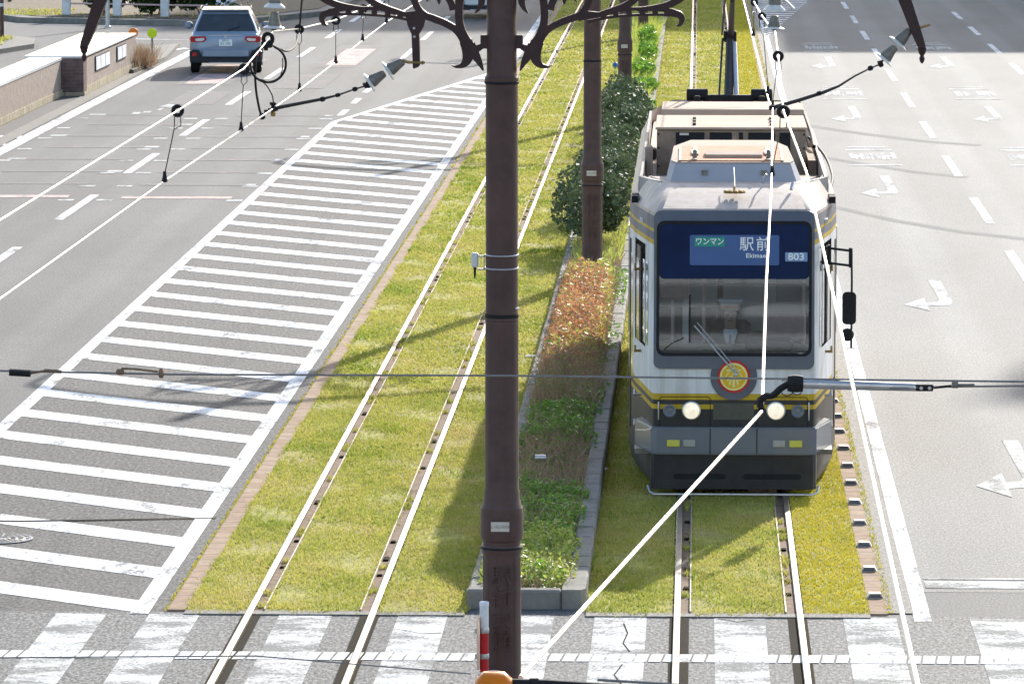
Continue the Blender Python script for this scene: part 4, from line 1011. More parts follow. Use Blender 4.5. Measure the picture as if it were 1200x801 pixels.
# front mask: windscreen surround with the round bulge for the emblem
def FY(z): return np.interp(z, [l[0] for l in LV], [l[2] for l in LV])
def onface(poly, d, t=.006):
    """poly (x,z) on the front face, standing d proud"""
    vs = [(x, FY(z) - d, z) for x, z in poly] + [(x, FY(z) - d + t, z) for x, z in poly]; k = len(poly)
    return vs, [tuple(range(k))] + [(i, k + i, k + (i + 1) % k, (i + 1) % k) for i in range(k)]
def rrect(x0, x1, z0, z1, r, n=5):
    o = []
    for cx, cz, a0 in ((x1 - r, z1 - r, 0), (x0 + r, z1 - r, 90), (x0 + r, z0 + r, 180), (x1 - r, z0 + r, 270)):
        for i in range(n + 1):
            a = R(a0 + 90 * i / n); o.append((cx + r * math.cos(a), cz + r * math.sin(a)))
    return o
m = MB()
def ringface(outer, inner, d, mi=0):
    """outer/inner rounded rects with equal counts"""
    k = len(outer)
    vs = [(x, FY(z) - d, z) for x, z in outer] + [(x, FY(z) - d, z) for x, z in inner] + [(x, FY(z) + .02, z) for x, z in outer] + [(x, FY(z) + .03, z) for x, z in inner]
    fs = []
    for i in range(k):
        q = (i + 1) % k
        fs += [(i, q, k + q, k + i), (i, 2 * k + i, 2 * k + q, q), (k + i, k + q, 3 * k + q, 3 * k + i)]
    m.add(vs, fs, mi)
out = rrect(-.808, .808, 1.315, 2.885, .07); inn = rrect(-.772, .772, 1.452, 2.775, .07)
# refine vertical sides so the mask follows the leaning face
def densify(p, k=4):
    o = []
    for i in range(len(p)):
        a, b = p[i], p[(i + 1) % len(p)]
        kk = 10 if math.hypot(a[0] - b[0], a[1] - b[1]) > .4 else 1
        for j in range(kk): o.append((a[0] + (b[0] - a[0]) * j / kk, a[1] + (b[1] - a[1]) * j / kk))
    return o
ringface(densify(out), densify(inn), .022)
m.add(*onface([(.235 * math.cos(a), 1.235 + .235 * math.sin(a)) for a in np.linspace(R(160), R(380), 30)] , .018, .02))
m.build('windscreen_surround', 'slate', tram, ang=25)
m = MB(); ringface(densify(rrect(-.780, .780, 1.442, 2.785, .08)), densify(rrect(-.752, .752, 1.472, 2.752, .06)), .0255); m.build('windscreen_seal', 'black', tram, ang=25)
m = MB(); k = 9; kx = 9
gl = [(x, FY(z) - .004 - .006 * (1 - ((z - 2.11) / .66) ** 2), z) for z in np.linspace(1.455, 2.772, k) for x in np.linspace(-.765, .765, kx)]
m.add(gl, [(kx * i + j, kx * i + j + 1, kx * i + kx + j + 1, kx * i + kx + j) for i in range(k - 1) for j in range(kx - 1)])
ws = m.build('windscreen', glassmat('windscreen glass', (.58, .67, .73), .03), tram)
def panel(name, x0, x1, z0, z1, d, mat, parent=tram, r=.012, t=.005):
    m = MB(); m.add(*onface(rrect(x0, x1, z0, z1, r, 3), d, t)); return m.build(name, mat, parent, smooth=False)
panel('sky_reflection_band', -.755, .755, 2.21, 2.755, .0215, 'topblue', r=.05, t=.002)  # blue sheet standing in for sky reflected in the upper glass
ds = panel('destination_sign', -.447, .452, 2.345, 2.645, .0245, 'destblue', r=.02, t=.003)
def ftext(name, s, size, mat, x, z, d, parent=tram, **k):
    return text(name, s, size, mat, parent, (x, FY(z) - d, z), (R(90) - math.atan2(.18, 1.04) * (1 if z > 1.4 else 0), 0, 0), .0015, **k)
og = panel('one_man_plate', -.400, -.095, 2.53, 2.625, .0275, 'signgreen', ds, r=.004)
ftext('lettering', 'ワンマン', .078, 'signwhite', -.247, 2.577, .0325, og, sx=.93, off=.0015)
ftext('lettering', '駅', .150, 'signwhite', .125, 2.548, .0285, ds, off=.0012); ftext('lettering', '前', .150, 'signwhite', .290, 2.548, .0285, ds, off=.0012)
ftext('lettering', 'Ekimae', .062, 'signwhite', .218, 2.440, .0285, ds, sx=1.05, space=1.1, off=.0015)
nb = panel('number_plate', .512, .735, 2.385, 2.475, .0245, 'numblue', r=.006, t=.003)
ftext('lettering', '803', .098, 'signwhite', .623, 2.43, .0285, nb, sx=1.15, off=.002)
# emblem
em = MB(); Rx90 = Matrix.Rotation(R(90), 4, 'X')
def disc(r, d0, d1, mi=0): em.lathe([(0, d0), (r, d0), (r, d1), (0, d1)], 36, mi, Matrix.Translation((0, 0, 1.238)) @ Rx90, cap=False)
disc(.163, .016, .026); e0 = em.build('emblem', 'signred', tram)
em = MB(); disc(.140, .026, .030); em.build('emblem_ring', 'paleyellow', e0)
em = MB(); disc(.120, .030, .033); em.build('emblem_disc', 'signyellow', e0)
em = MB()
for q in ([(-.012, -.105), (.012, -.105), (.012, -.01), (-.012, -.01)], [(-.075, .055), (.07, .055), (.07, .075), (-.075, .075)], [(-.075, -.03), (-.06, -.045), (-.005, .0), (-.015, .015)], [(.075, -.03), (.06, -.045), (.005, .0), (.015, .015)],
          [(-.09, .0), (-.075, -.0), (-.04, .05), (-.055, .05)], [(.09, .0), (.075, -.0), (.04, .05), (.055, .05)], [(-.055, -.075), (-.035, -.09), (-.02, -.03), (-.035, -.03)], [(.055, -.075), (.035, -.09), (.02, -.03), (.035, -.03)], [(-.012, .015), (.012, .015), (.012, .1), (-.012, .1)]):
    em.prism([(x, 1.238 + z) for x, z in q], -.036, -.033, 0, None, 'y')
em.build('emblem_mark', 'paleyellow', e0, smooth=False)
# sticker with small lettering and two rings
t = text('keirin_lettering', 'KEIRIN', .052, 'navy', tram, (.585, -.003, 1.205), (R(90), 0, 0), .001, sx=1.15, space=1.15)
m = MB()
for x, r in ((.535, .062), (.635, .05)): m.tube([(x + r * math.cos(a), -.004, 1.105 + r * math.sin(a)) for a in np.linspace(0, 2 * math.pi, 24, endpoint=False)], .004, 5, closed=True)
m.build_split('ring_logo', 'navy', tram)
# lower face: hatch panels, lamps, bumper, skirt
for s in (-1, 1):
    m = MB()
    x0, x1 = sorted((s * .235, s * .745)); fr = rrect(x0, x1, .70, 1.03, .03); q = densify(fr)
    m.tube([(x, -.002, z) for x, z in q], .0035, 5, closed=True); h = m.build('lamp_hatch', 'black', tram)
    m = MB(); m.tube([(s * .755, -.02, .80), (s * .755, -.026, .83), (s * .755, -.026, .95), (s * .755, -.02, .98)], .007, 6); m.build('hatch_handle', 'galv', h)
    hx = .425
    m = MB(); m.lathe([(.095, .0), (.095, .022), (.083, .028), (.083, .012), (0, .012)], 28, 0, Matrix.Translation((s * hx, 0, .892)) @ Rx90, cap=False); hl = m.build('headlight', 'galv', tram)
    m = MB(); m.lathe([(.086, .014), (.078, .026), (.05, .034), (0, .037)], 24, 0, Matrix.Translation((s * hx, 0, .892)) @ Rx90, cap=False)
    lamp, nt, b = newmat('lit headlight glass'); b.inputs['Base Color'].default_value = (.9, .82, .66, 1); b.inputs['Emission Color'].default_value = (1, .84, .60, 1); b.inputs['Emission Strength'].default_value = .30; b.inputs['Roughness'].default_value = .25; hf = noise(nt, objco(nt), 22, 3, .6); nt.links.new(ramp(nt, hf, [(.35, (.72, .58, .40)), (.6, (1, .9, .72))]), b.inputs['Emission Color']); m.build('lit_lens', lamp, hl)
    m = MB(); m.lathe([(.066, 0), (.066, .016), (.055, .02), (.03, .008), (0, .012)], 20, 0, Matrix.Translation((s * .645, 0, .888)) @ Rx90, cap=False); m.build('reversing_lamp', 'greylens' if 0 else 'bumper', tram)
panel('number_window', -.205, .205, .80, .965, .004, M('dark olive panel', (.085, .09, .075), .3), r=.006)
m = MB()      # bumper wraps round the corners
out_ = [(-1.0, .62), (-.88, .16), (-.835, -.03), (-.77, -.085), (0, -.10), (.77, -.085), (.835, -.03), (.88, .16), (1.0, .62)]
inn_ = [(x * .93, y + .12) for x, y in out_][::-1]
m.prism(out_ + inn_, .475, .715); m.prism([(x * .985, y + .012) for x, y in out_] + inn_, .455, .475); m.prism([(x * .985, y + .012) for x, y in out_] + inn_, .715, .73)
bm_ = m.build('bumper', 'bumper', tram, ang=25)
m = MB()
for x in (-.235, .235): m.box(x - .004, x + .004, -.1015, -.09, .465, .722)
m.build_split('joint_gap', 'black', bm_, smooth=False)
for x, mt, w_ in ((-.605, 'yellowlens', .065), (-.445, 'greylens', .062), (.455, 'greylens', .062), (.625, 'yellowlens', .065)):
    m = MB(); m.box(x - w_, x + w_, -.104, -.088, .535, .605, 0, .008); m.build('indicator_lamp', mt, bm_)
m = MB(); m.prism([(-.80, -.035), (.80, -.035), (.83, .01), (.84, .10), (-.84, .10), (-.83, .01)], .10, .47); sk = m.build('front_skirt', 'skirt', tram, ang=20)
m = MB()
for a, b_ in ((-.60, -.075), (.10, .68)): m.add(*[[(x, -.037, z) for x, z in rrect(a, b_, .20, .255, .026, 4)], [tuple(range(20))]])
m.build_split('skirt_slot', 'black', sk, smooth=False)
m = MB()      # life-guard bar
m.tube([(-.86, .05, .12), (-.84, -.02, .065), (-.80, -.06, .05), (.80, -.06, .05), (.84, -.02, .065), (.86, .05, .12)], .014, 8); m.build('guard_bar', 'galv', tram)
m = MB(); m.box(.15, .42, .18, .5, .03, .11); m.box(.36, .44, .1, .16, .02, .16); m.build_split('track_brake', 'rust', tram, smooth=False)
m = MB(); m.box(-.95, .95, 1.3, 13.6, .16, .42); m.build('underframe', 'skirt', tram, smooth=False)
m = MB()
for y in (2.6, 4.2, 10.6, 12.2):
    for s in (-1, 1): m.lathe([(.33, -.06), (.33, .04), (.36, .05), (.36, .07), (.2, .075), (0, .075)], 24, 0, Matrix.Translation((s * .55, y, .33)) @ Matrix.Rotation(R(90) * -s, 4, 'Y'), cap=False)
m.build_split('wheel', 'rust', tram)
# sides: doors, windows, hinges
for s in (-1, 1):
    def side_pt(f, z, d=.004):   # f metres along the tapered flank
        p0, p1 = Vector((HF, .07)), Vector((HW, YT)); t = (p1 - p0).normalized(); nrm = Vector((t.y, -t.x)); L = (p1 - p0).length
        if f <= L: q = p0 + t * f
        else: q = p1 + Vector((0, f - L)); nrm = Vector((1, 0))
        q = q + nrm * d
        yy = q.y + FY(z) * max(0, 1 - q.y / 1.2) * 1.0
        return (s * q.x, yy, z)
    def side_panel(name, f0, f1, z0, z1, mat, d=.006, parent=tram, t=.02):
        m = MB(); k = 4; fr = [f0 + (f1 - f0) * i / k for i in range(k + 1)]
        vs = [side_pt(f, z0, d) for f in fr] + [side_pt(f, z1, d) for f in fr] + [side_pt(f, z0, d - t) for f in fr] + [side_pt(f, z1, d - t) for f in fr]
        n_ = k + 1; fs = []
        for i in range(k): fs += [(i, i + 1, n_ + i + 1, n_ + i), (i, 2 * n_ + i, 2 * n_ + i + 1, i + 1), (n_ + i, n_ + i + 1, 3 * n_ + i + 1, 3 * n_ + i)]
        fs += [(0, n_, 3 * n_, 2 * n_), (k, 2 * n_ + k, 3 * n_ + k, n_ + k)]
        m.add(vs, fs); return m.build(name, mat, parent, smooth=False)
    w1 = side_panel('quarter_window', .34, .80, 1.50, 2.34, glassmat('quarter window glass', (.75, .8, .8), .05), .010, t=.004)
    side_panel('window_divider', .56, .64, 1.50, 2.34, 'tram', .016, w1)
    dr = side_panel('door', 1.08, 2.10, .46, 2.44, 'skirt', .007)
    side_panel('door_pane', 1.16, 1.56, 1.0, 2.30, 'carglass', .012, dr); side_panel('door_pane', 1.62, 2.02, 1.0, 2.30, 'carglass', .012, dr)
    side_panel('door_post', 2.0, 2.12, .46, 2.44, 'black', .014, dr)
    for zz in (.62, .93, 1.38, 2.22):
        m = MB(); a = Vector(side_pt(.95, zz, .01)); b_ = Vector(side_pt(.95, zz, .075)); m.tube([a, b_, b_ + Vector((0, .06, .045))], [.014, .017, .013], 6)
        m.build('door_hook', 'brass' if zz > 1.3 else 'galv', tram)
    for k_ in range(5):
        m = MB(); y0 = YT + .06 + (k_ * 2.0 if k_ else 0); y0 = YT + (0.05, 1.25, 3.25, 5.25, 7.45)[k_]; y1 = YT + (1.15, 3.15, 5.15, 7.35, 9.9)[k_]
        m.box(s * 1.088, s * 1.094, y0 + .06, y1 - .06, 1.42, 2.54, 0); m.build('side_window', glassmat('side glass', (.8, .84, .84), .06) if k_ and k_ < 4 else 'carglass', tram, smooth=False)
# mirror on the right of the view
mr_ = MB()
def tp(x, y, z): return (x, y, z)
a = Vector((.895, .42, 2.50)); 
for zz in (2.50, 2.35): mr_.tube([(.88, .48, zz), (1.165, .10, zz)], .013, 6)
for q in ((.90, .45), (.955, .38), (1.165, .10)): mr_.tube([(q[0], q[1], 2.33), (q[0], q[1], 2.53)], .018, 6)
mr_.tube([(1.175, .09, 2.52), (1.18, .08, 2.2), (1.178, .08, 1.52)], .011, 6)
mb = mr_.build('mirror_bracket', 'black', tram)
m = MB(); m.add(*[[(x, .06, z) for x, z in rrect(1.085, 1.225, 1.76, 2.09, .045)] + [(x, .10, z) for x, z in rrect(1.095, 1.215, 1.77, 2.08, .04)], [tuple(range(24)), tuple(range(47, 23, -1))] + [(i, 24 + i, 24 + (i + 1) % 24, (i + 1) % 24) for i in range(24)]]); m.build('mirror', 'black', mb)
m = MB(); m.lathe([(0, -.02), (.055, -.015), (.066, .0), (.05, .03), (0, .04)], 20, 0, Matrix.Translation((1.14, .08, 1.655)) @ Rx90, cap=False); m.build('round_mirror', 'black', mb)
# wipers
m = MB(); a = Vector((.02, -.045, 1.27)); b_ = Vector((-.40, FY(1.72) - .05, 1.75))
m.tube([a, a.lerp(b_, .5) + Vector((0, -.02, 0)), b_], .008, 6); m.tube([a + Vector((.035, 0, .01)), b_ + Vector((.03, 0, .03))], .005, 6)
m.lathe([(.022, 0), (.022, .03), (.012, .04)], 10, 0, Matrix.Translation((.02, -.02, 1.262)) @ Rx90); wa = m.build('wiper_arm', 'galv', tram)
m = MB(); m.box(-.452, -.436, FY(1.72) - .055, FY(1.72) - .02, 1.58, 2.06); wb = m.build('wiper_blade', 'black', wa, smooth=False)
m = MB(); m.tube([(-.70, FY(1.5) - .03, 1.51), (-.62, FY(1.56) - .032, 1.57), (-.50, FY(1.6) - .03, 1.63)], .006, 6); m.build('wiper_arm', 'black', tram)
# flower-like emblem bracket on the brow
m = MB(); Rb = Matrix.Translation((0, .62, 3.03))
for k in range(9):
    a0 = 2 * math.pi * k / 9; m.lathe([(0, 0), (.026, .004), (.03, .02), (.018, .034), (0, .036)], 8, 0, Rb @ Matrix.Translation((.085 * math.cos(a0), .06 * math.sin(a0), 0)), cap=False)
m.lathe([(.02, 0), (.03, .01), (.012, .03), (.01, .07), (0, .08)], 10, 0, Rb, cap=False); m.build('roof_beacon', 'brass', tram)
m = MB(); m.tube([(.005, .64, 3.08), (.005, .9, 3.16), (0, 1.2, 3.25)], .005, 5); m.tube([(.30, 1.02, 3.10), (.30, 1.0, 3.16), (.33, .99, 3.2)], .010, 6); m.tube([(.58, .78, 3.06), (.60, .86, 3.13)], .018, 8); m.build_split('roof_fitting', 'galv', tram)
# air conditioner hood
m = MB()
lo = [(-.655, 1.30), (.645, 1.30), (.70, 1.55), (.64, 3.25), (.46, 4.0), (-.50, 4.0), (-.68, 3.25), (-.70, 1.55)]
hi = [(-.60, 1.42), (.585, 1.42), (.625, 1.62), (.585, 3.05), (.43, 3.72), (-.45, 3.72), (-.63, 3.05), (-.65, 1.62)]
hz_ = lambda y: 3.272 + (y - 1.42) * .030
m.add([(x, y, 3.095) for x, y in lo] + [(x, y, hz_(y)) for x, y in hi], [tuple(range(8, 16))] + [(i, (i + 1) % 8, 8 + (i + 1) % 8, 8 + i) for i in range(8)])
hd = m.build('air_conditioner_hood', 'hoodside', tram, smooth=False)
SH = Matrix(((1, 0, 0, 0), (0, 1, 0, 0), (0, .030, 1, -3.325 + 3.272 - 1.42 * .030), (0, 0, 0, 1)))
m = MB(); m.prism([(-.595, 1.43), (.58, 1.43), (.62, 1.62), (.58, 3.04), (.425, 3.70), (-.445, 3.70), (-.625, 3.04), (-.645, 1.62)], 3.327, 3.340, 0, SH); m.build('hood_lid', 'boxtop', hd, smooth=False)
m = MB(); m.box(-.56, .50, 1.50, 2.95, 3.342, 3.352, 0, 0, SH); m.build('salmon_panel', 'pink', hd, smooth=False)
m = MB()
for x in (-.555, .50): m.box(x - .012, x + .012, 1.46, 2.8, 3.342, 3.358)
for x in (-.40, .36): m.lathe([(.02, 0), (.022, .09), (.01, .1)], 8, 0, Matrix.Translation((x, 1.66, 3.345))); m.box(x - .035, x + .035, 1.95, 2.35, 3.352, 3.375); m.box(x - .02, x + .02, 1.5, 2.8, 3.352, 3.362)
m.box(-.33, -.27, 1.33, 1.40, 3.16, 3.21); m.box(.28, .34, 1.33, 1.40, 3.16, 3.21); m.v = [tuple(SH @ Vector(v)) if v[2] > 3.3 else v for v in m.v]; m.build_split('hood_fitting', 'insgrey', hd, smooth=False)
m = MB(); m.prism([(1.75, 3.352), (2.18, 3.352), (2.18, 3.375), (1.95, 3.40), (1.75, 3.385)], -.29, .30, 0, SH, 'x'); m.build('hood_duct', 'boxtop', hd, smooth=False)
# equipment boxes behind it
m = MB(); m.box(-.82, .81, 4.66, 6.66, 2.88, 3.40, 0, .015); bx = m.build('equipment_box', 'boxgrey', tram)
m = MB(); m.box(-.835, .825, 4.63, 6.68, 3.402, 3.428, 0, .006); m.build('box_lid', 'boxtop', bx)
m = MB()
for a_, b_ in ((-.61, -.30), (-.24, -.0), (.08, .12), (.18, .47), (.52, .64)): m.box(a_, b_, 4.648, 4.662, 3.13, 3.37)
gr = m.build_split('box_grille', 'black', bx, smooth=False)[0]
m = MB(); m.box(-.57, -.47, 4.636, 4.65, 3.34, 3.365); m.build('label_plate', 'plaque', gr, smooth=False)
m = MB()
for x in (-.41, .44):
    for k in range(3): m.box(x - .018, x + .018, 4.95 + k * .45, 5.1 + k * .45, 3.428, 3.455)
for s in (-.80, .79):
    for z in (3.0, 3.2, 3.35): m.lathe([(.012, 0), (.012, .008)], 6, 0, Matrix.Translation((s, 4.66, z)) @ Rx90)
m.build_split('lid_catch', 'black', bx, smooth=False)
m = MB(); m.box(-.78, .84, 7.75, 9.15, 2.9, 3.36, 0, .012); b2 = m.build('equipment_box', 'tanside', tram)
m = MB(); m.box(-.79, .85, 7.73, 9.17, 3.362, 3.425, 0, .006); m.build('box_lid', 'boxtop', b2)
m = MB()
for y, (x0, x1) in ((2.1, (-.92, -.80)), (2.7, (-.91, -.83)), (6.9, (-.9, -.84))): m.box(x0, x1, y, y + .35, 2.9, 3.02, 0, .02)
m.tube(smooth_path([(-.90, 1.62, 2.97), (-.86, 1.75, 3.05), (-.80, 1.72, 3.03), (-.76, 1.9, 2.95)]), .03, 8); m.tube(smooth_path([(-.74, 1.8, 3.0), (-.70, 1.9, 3.06), (-.68, 2.1, 3.0)]), .03, 8)
m.build_split('roof_cable', 'black', tram)
m = MB(); m.box(-.94, -.86, 4.2, 4.55, 2.9, 3.24, 0, .02); m.box(.84, .93, 4.75, 6.7, 2.9, 3.06); m.box(-.93, -.83, 2.3, 4.0, 2.9, 2.935); m.box(.72, .93, 2.2, 4.2, 2.9, 2.94); m.build_split('roof_unit', 'boxgrey', tram)
m = MB(); m.tube(smooth_path([(.90, 7.4, 3.13), (1.06, 6.2, 3.0), (1.10, 4.6, 2.9), (1.06, 3.8, 2.84)]), .016, 6); m.tube(smooth_path([(.84, 9.0, 3.42), (.88, 8.2, 3.3), (.92, 7.0, 3.2), (.93, 6.0, 3.12)]), .025, 6); m.build_split('roof_cable', 'black', tram)
# pantograph
pt = MB(); py = 10.6
for x in (-.46, .52): pt.box(x - .05, x + .05, py - .25, py + .35, 3.10, 3.16); pt.lathe([(.05, 3.0), (.06, 3.05), (.05, 3.08), (.06, 3.12)], 10, 0, Matrix.Translation((x, py, 0)))
for y in (py - .2, py + .3): pt.box(-.56, .62, y - .035, y + .035, 3.16, 3.22)
for x, w_ in ((-.38, .11), (.40, .11)): pt.box(x - w_, x + w_, py - .2, py + .1, 3.22, 3.33, 0, .03); pt.box(x - .04, x + .04, py - .3, py - .18, 3.2, 3.42, 0, .015); pt.lathe([(.055, -.13), (.075, -.12), (.075, .12), (.055, .13)], 12, 0, Matrix.Translation((x, py - .05, 3.42)) @ Matrix.Rotation(R(90), 4, 'Y'))
pt.lathe([(.06, -.22), (.09, -.2), (.09, .2), (.06, .22)], 12, 0, Matrix.Translation((0, py - .24, 3.24)) @ Matrix.Rotation(R(90), 4, 'Y')); pt.box(-.14, .14, py - .3, py - .1, 3.14, 3.32, 0, .03); pt.box(-.30, .30, py - .1, py + .06, 3.30, 3.42, 0, .02)
pb = pt.build('pantograph_base', 'black', tram)
m = MB(); m.tube([(0, py + .02, 3.35), (.02, py + .9, 4.06)], [.06, .05], 10); m.tube([(-.12, py, 3.3), (-.07, py + .9, 4.05)], .014, 6); m.build('lower_arm', 'darkwire', pb)
m = MB(); m.lathe([(.06, -.08), (.075, -.06), (.075, .06), (.06, .08)], 10, 0, Matrix.Translation((.02, py + .92, 4.08)) @ Matrix.Rotation(R(90), 4, 'Y')); m.box(-.05, .09, py + .86, py + .98, 4.03, 4.14, 0, .02); m.build('elbow', 'black', pb)
m = MB(); m.tube([(.10, py - .06, 3.3), (.075, py + .8, 4.0)], .03, 8); m.build('balance_tube', 'galv', pb)
m = MB(); m.tube([(.03, py + .92, 4.08), (.04, py - .1, 4.56)], [.04, .03], 8); m.tube([(-.08, py + .9, 4.1), (-.05, py - .1, 4.56)], .012, 6); m.build('upper_arm', 'darkwire', pb)
m = MB(); m.tube(smooth_path([(-.78, py - .1, 4.46), (-.66, py - .1, 4.57), (-.5, py - .1, 4.61), (.5, py - .1, 4.61), (.66, py - .1, 4.57), (.78, py - .1, 4.46)]), .018, 6); m.build('collector_head', 'galv', pb)
m = MB(); m.tube([(-.62, py - .3, 3.28), (-.40, py - .26, 3.24), (-.1, py - .3, 3.28)], .014, 6); m.tube([(.1, py - .3, 3.28), (.4, py - .3, 3.22), (.66, py - .3, 3.27)], .014, 6); m.build_split('lead_cable', 'black', pb)
# interior
m = MB()
m.box(-1.0, 1.0, .25, 14, .42, .47); m.build('cabin_floor', 'insgrey', tram, smooth=False)
m = MB(); m.prism([(-.74, .06), (.74, .06), (.80, .72), (-.80, .72)], 1.02, 1.42); m.box(.12, .60, .40, .75, 1.44, 1.56, 0, .03); db = m.build('dashboard', M('dark teal dashboard', (.035, .055, .06), .6), tram)
m = MB(); m.box(-.78, .80, .70, .76, 1.425, 1.485); m.build('dash_rail', M('beige dash rail', (.52, .43, .30), .6), db, smooth=False)
m = MB(); m.box(-.98, -.16, 1.9, 1.95, .47, 2.72); m.box(-.52, -.46, 1.3, 1.89, .47, 2.72); m.box(.72, .98, 1.9, 1.95, .47, 2.72); m.box(-.10, .72, 1.9, 1.95, .47, 2.72); m.build_split('cab_partition', 'cream', tram, smooth=False)
m = MB(); m.box(-.97, -.17, 1.86, 1.895, 1.40, 1.74); m.box(.73, .97, 1.86, 1.895, 1.40, 1.74); m.box(-.10, .72, 1.86, 1.895, 1.30, 1.50); m.build_split('partition_band', M('dark teal panel', (.02, .045, .055), .5), tram, smooth=False)
m = MB(); m.box(-.97, -.17, 1.88, 1.897, 1.98, 2.30); m.box(.45, .71, 1.88, 1.897, 1.80, 2.05); m.build_split('partition_window', 'hoodside', tram, smooth=False)
m = MB(); m.box(-.96, .96, 1.0, 14, 2.70, 2.74); m.build('cabin_ceiling', 'cream', tram, smooth=False)
m = MB()
for s in (-1, 1):
    for y in np.arange(3.4, 12.5, 1.2): m.box(s * .52, s * .98, y, y + .42, .47, .95, 0, .05); m.box(s * .55, s * .98, y + .38, y + .48, .9, 1.55, 0, .05)
m.build_split('seat', M('red seat moquette', (.30, .05, .06), .9), tram)
m = MB()
for s in (-.62, -.30, .72): m.tube([(s, 1.25, .5), (s, 1.25, 2.7)], .02, 8)
m.box(-.76, -.45, .62, .66, 1.95, 2.22, 0, .03); m.box(.30, .74, .9, 1.0, 1.5, 1.78, 0, .02); m.build_split('handrail', 'pinkrail', tram)
m = MB(); m.box(-.74, -.38, .36, .5, 2.18, 2.26, 0, .03); m.box(-.72, .72, .34, .37, 2.13, 2.145); m.build_split('sun_visor', 'black', tram)
m = MB(); m.box(-.27, .21, 1.42, 1.86, .47, .98, 0, .05); m.box(-.25, .19, 1.74, 1.86, .98, 1.62, 0, .05); m.build('driver_seat', 'navy', tram)

# ------------------------------------------------------------------ driver
dv = empty('person', (TX - .03, TY + 1.20, 1.05), label='tram driver in dark uniform, white collar and white peaked cap at the controls', cat='person')
def skin_body(name, verts, edges, radii, mats, parent, root=0, sub=2):
    me = bpy.data.meshes.new(name); me.from_pydata(verts, edges, []); o = bpy.data.objects.new(name, me); COL.objects.link(o)
    o.modifiers.new('s', 'SKIN'); sk_ = me.skin_vertices[0].data if me.skin_vertices else None
    if sk_ is None:
        bm = bmesh.new(); bm.from_mesh(me); bm.verts.layers.skin.verify(); bm.to_mesh(me); bm.free(); sk_ = me.skin_vertices[0].data
    for i, r_ in enumerate(radii): sk_[i].radius = (r_, r_) if not isinstance(r_, tuple) else r_; sk_[i].use_root = (i == root)
    ss = o.modifiers.new('u', 'SUBSURF'); ss.levels = ss.render_levels = sub
    bpy.context.view_layer.update(); dg = bpy.context.evaluated_depsgraph_get()
    m2 = bpy.data.meshes.new_from_object(o.evaluated_get(dg)); bpy.data.objects.remove(o)
    m2.name = name; m2.materials.clear()
    for mm in mats: m2.materials.append(MT[mm])
    o = bpy.data.objects.new(name, m2); COL.objects.link(o); o.parent = parent
    m2.polygons.foreach_set('use_smooth', [True] * len(m2.polygons))
    return o
V = [(0, 0, .02), (0, .02, .22), (0, .0, .42), (0, -.01, .50), (0, -.03, .585), (0, -.045, .68), (0, -.045, .76),
     (.17, 0, .46), (.24, -.10, .24), (.16, -.34, .16), (.13, -.42, .17),
     (-.17, 0, .46), (-.24, -.10, .24), (-.16, -.34, .16), (-.13, -.42, .17),
     (.11, -.22, .02), (.13, -.46, -.02), (.13, -.46, -.42), (-.11, -.22, .02), (-.13, -.46, -.02), (-.13, -.46, -.42)]
Ed = [(0, 1), (1, 2), (2, 3), (3, 4), (4, 5), (5, 6), (2, 7), (7, 8), (8, 9), (9, 10), (2, 11), (11, 12), (12, 13), (13, 14), (0, 15), (15, 16), (16, 17), (0, 18), (18, 19), (19, 20)]
Rd = [(.16, .12), (.155, .115), (.16, .105), .062, .055, (.078, .09), (.07, .08), .075, .055, .042, .03, .075, .055, .042, .03, .085, .065, .05, .085, .065, .05]
bd = skin_body('body', V, Ed, Rd, ['navy', 'skin'], dv)
for p_ in bd.data.polygons:
    c = p_.center
    p_.material_index = 1 if (c.z > .52 or c.y < -.355 and c.z > .1) else 0
m = MB(); m.lathe([(.072, .475), (.078, .50), (.066, .535), (.060, .54)], 16, 0, Matrix.Translation((0, -.015, 0)), cap=False); m.prism([(-.075, .52), (0, .27), (.075, .52)], -.128, -.118, 0, None, 'y'); cl_ = m.build('collar', 'signwhite', dv)
m = MB(); m.prism([(-.010, .49), (-.012, .37), (0, .34), (.012, .37), (.010, .49)], -.138, -.130, 0, None, 'y'); m.build('necktie', 'navy', dv, smooth=False)
m = MB(); m.lathe([(.098, .765), (.100, .80), (.135, .835), (.125, .855), (0, .865)], 24, 0, Matrix.Translation((0, -.045, 0)), cap=False); cp = m.build('cap', 'signwhite', dv)
m = MB(); m.lathe([(.101, .762), (.103, .795)], 24, 0, Matrix.Translation((0, -.045, 0)), cap=False); m.prism([(-.09, -.10), (.09, -.10), (.07, -.17), (0, -.195), (-.07, -.17)], .757, .768); m.build('cap_band', M('orange brown reflection tint', (.35, .13, .06), .6), cp)  # band and peak painted the orange of a reflection in the windscreen
m = MB()
for s in (-1, 1): m.lathe([(0, 0), (.012, .003), (0, .006)], 8, 0, Matrix.Translation((s * .03, -.128, .69)) @ Rx90, cap=False)
m.box(-.024, .024, -.131, -.124, .632, .638); m.build('eyes_and_mouth', 'black', dv)
m = MB(); m.lathe([(.016, 0), (.012, .02), (0, .026)], 8, 0, Matrix.Translation((0, -.120, .662)) @ Rx90); m.build('nose', 'skin', dv)
m = MB(); m.lathe([(.080, .63), (.088, .70), (.092, .765)], 20, 0, Matrix.Translation((0, -.005, 0)), cap=False); m.build('hair', 'black', dv)
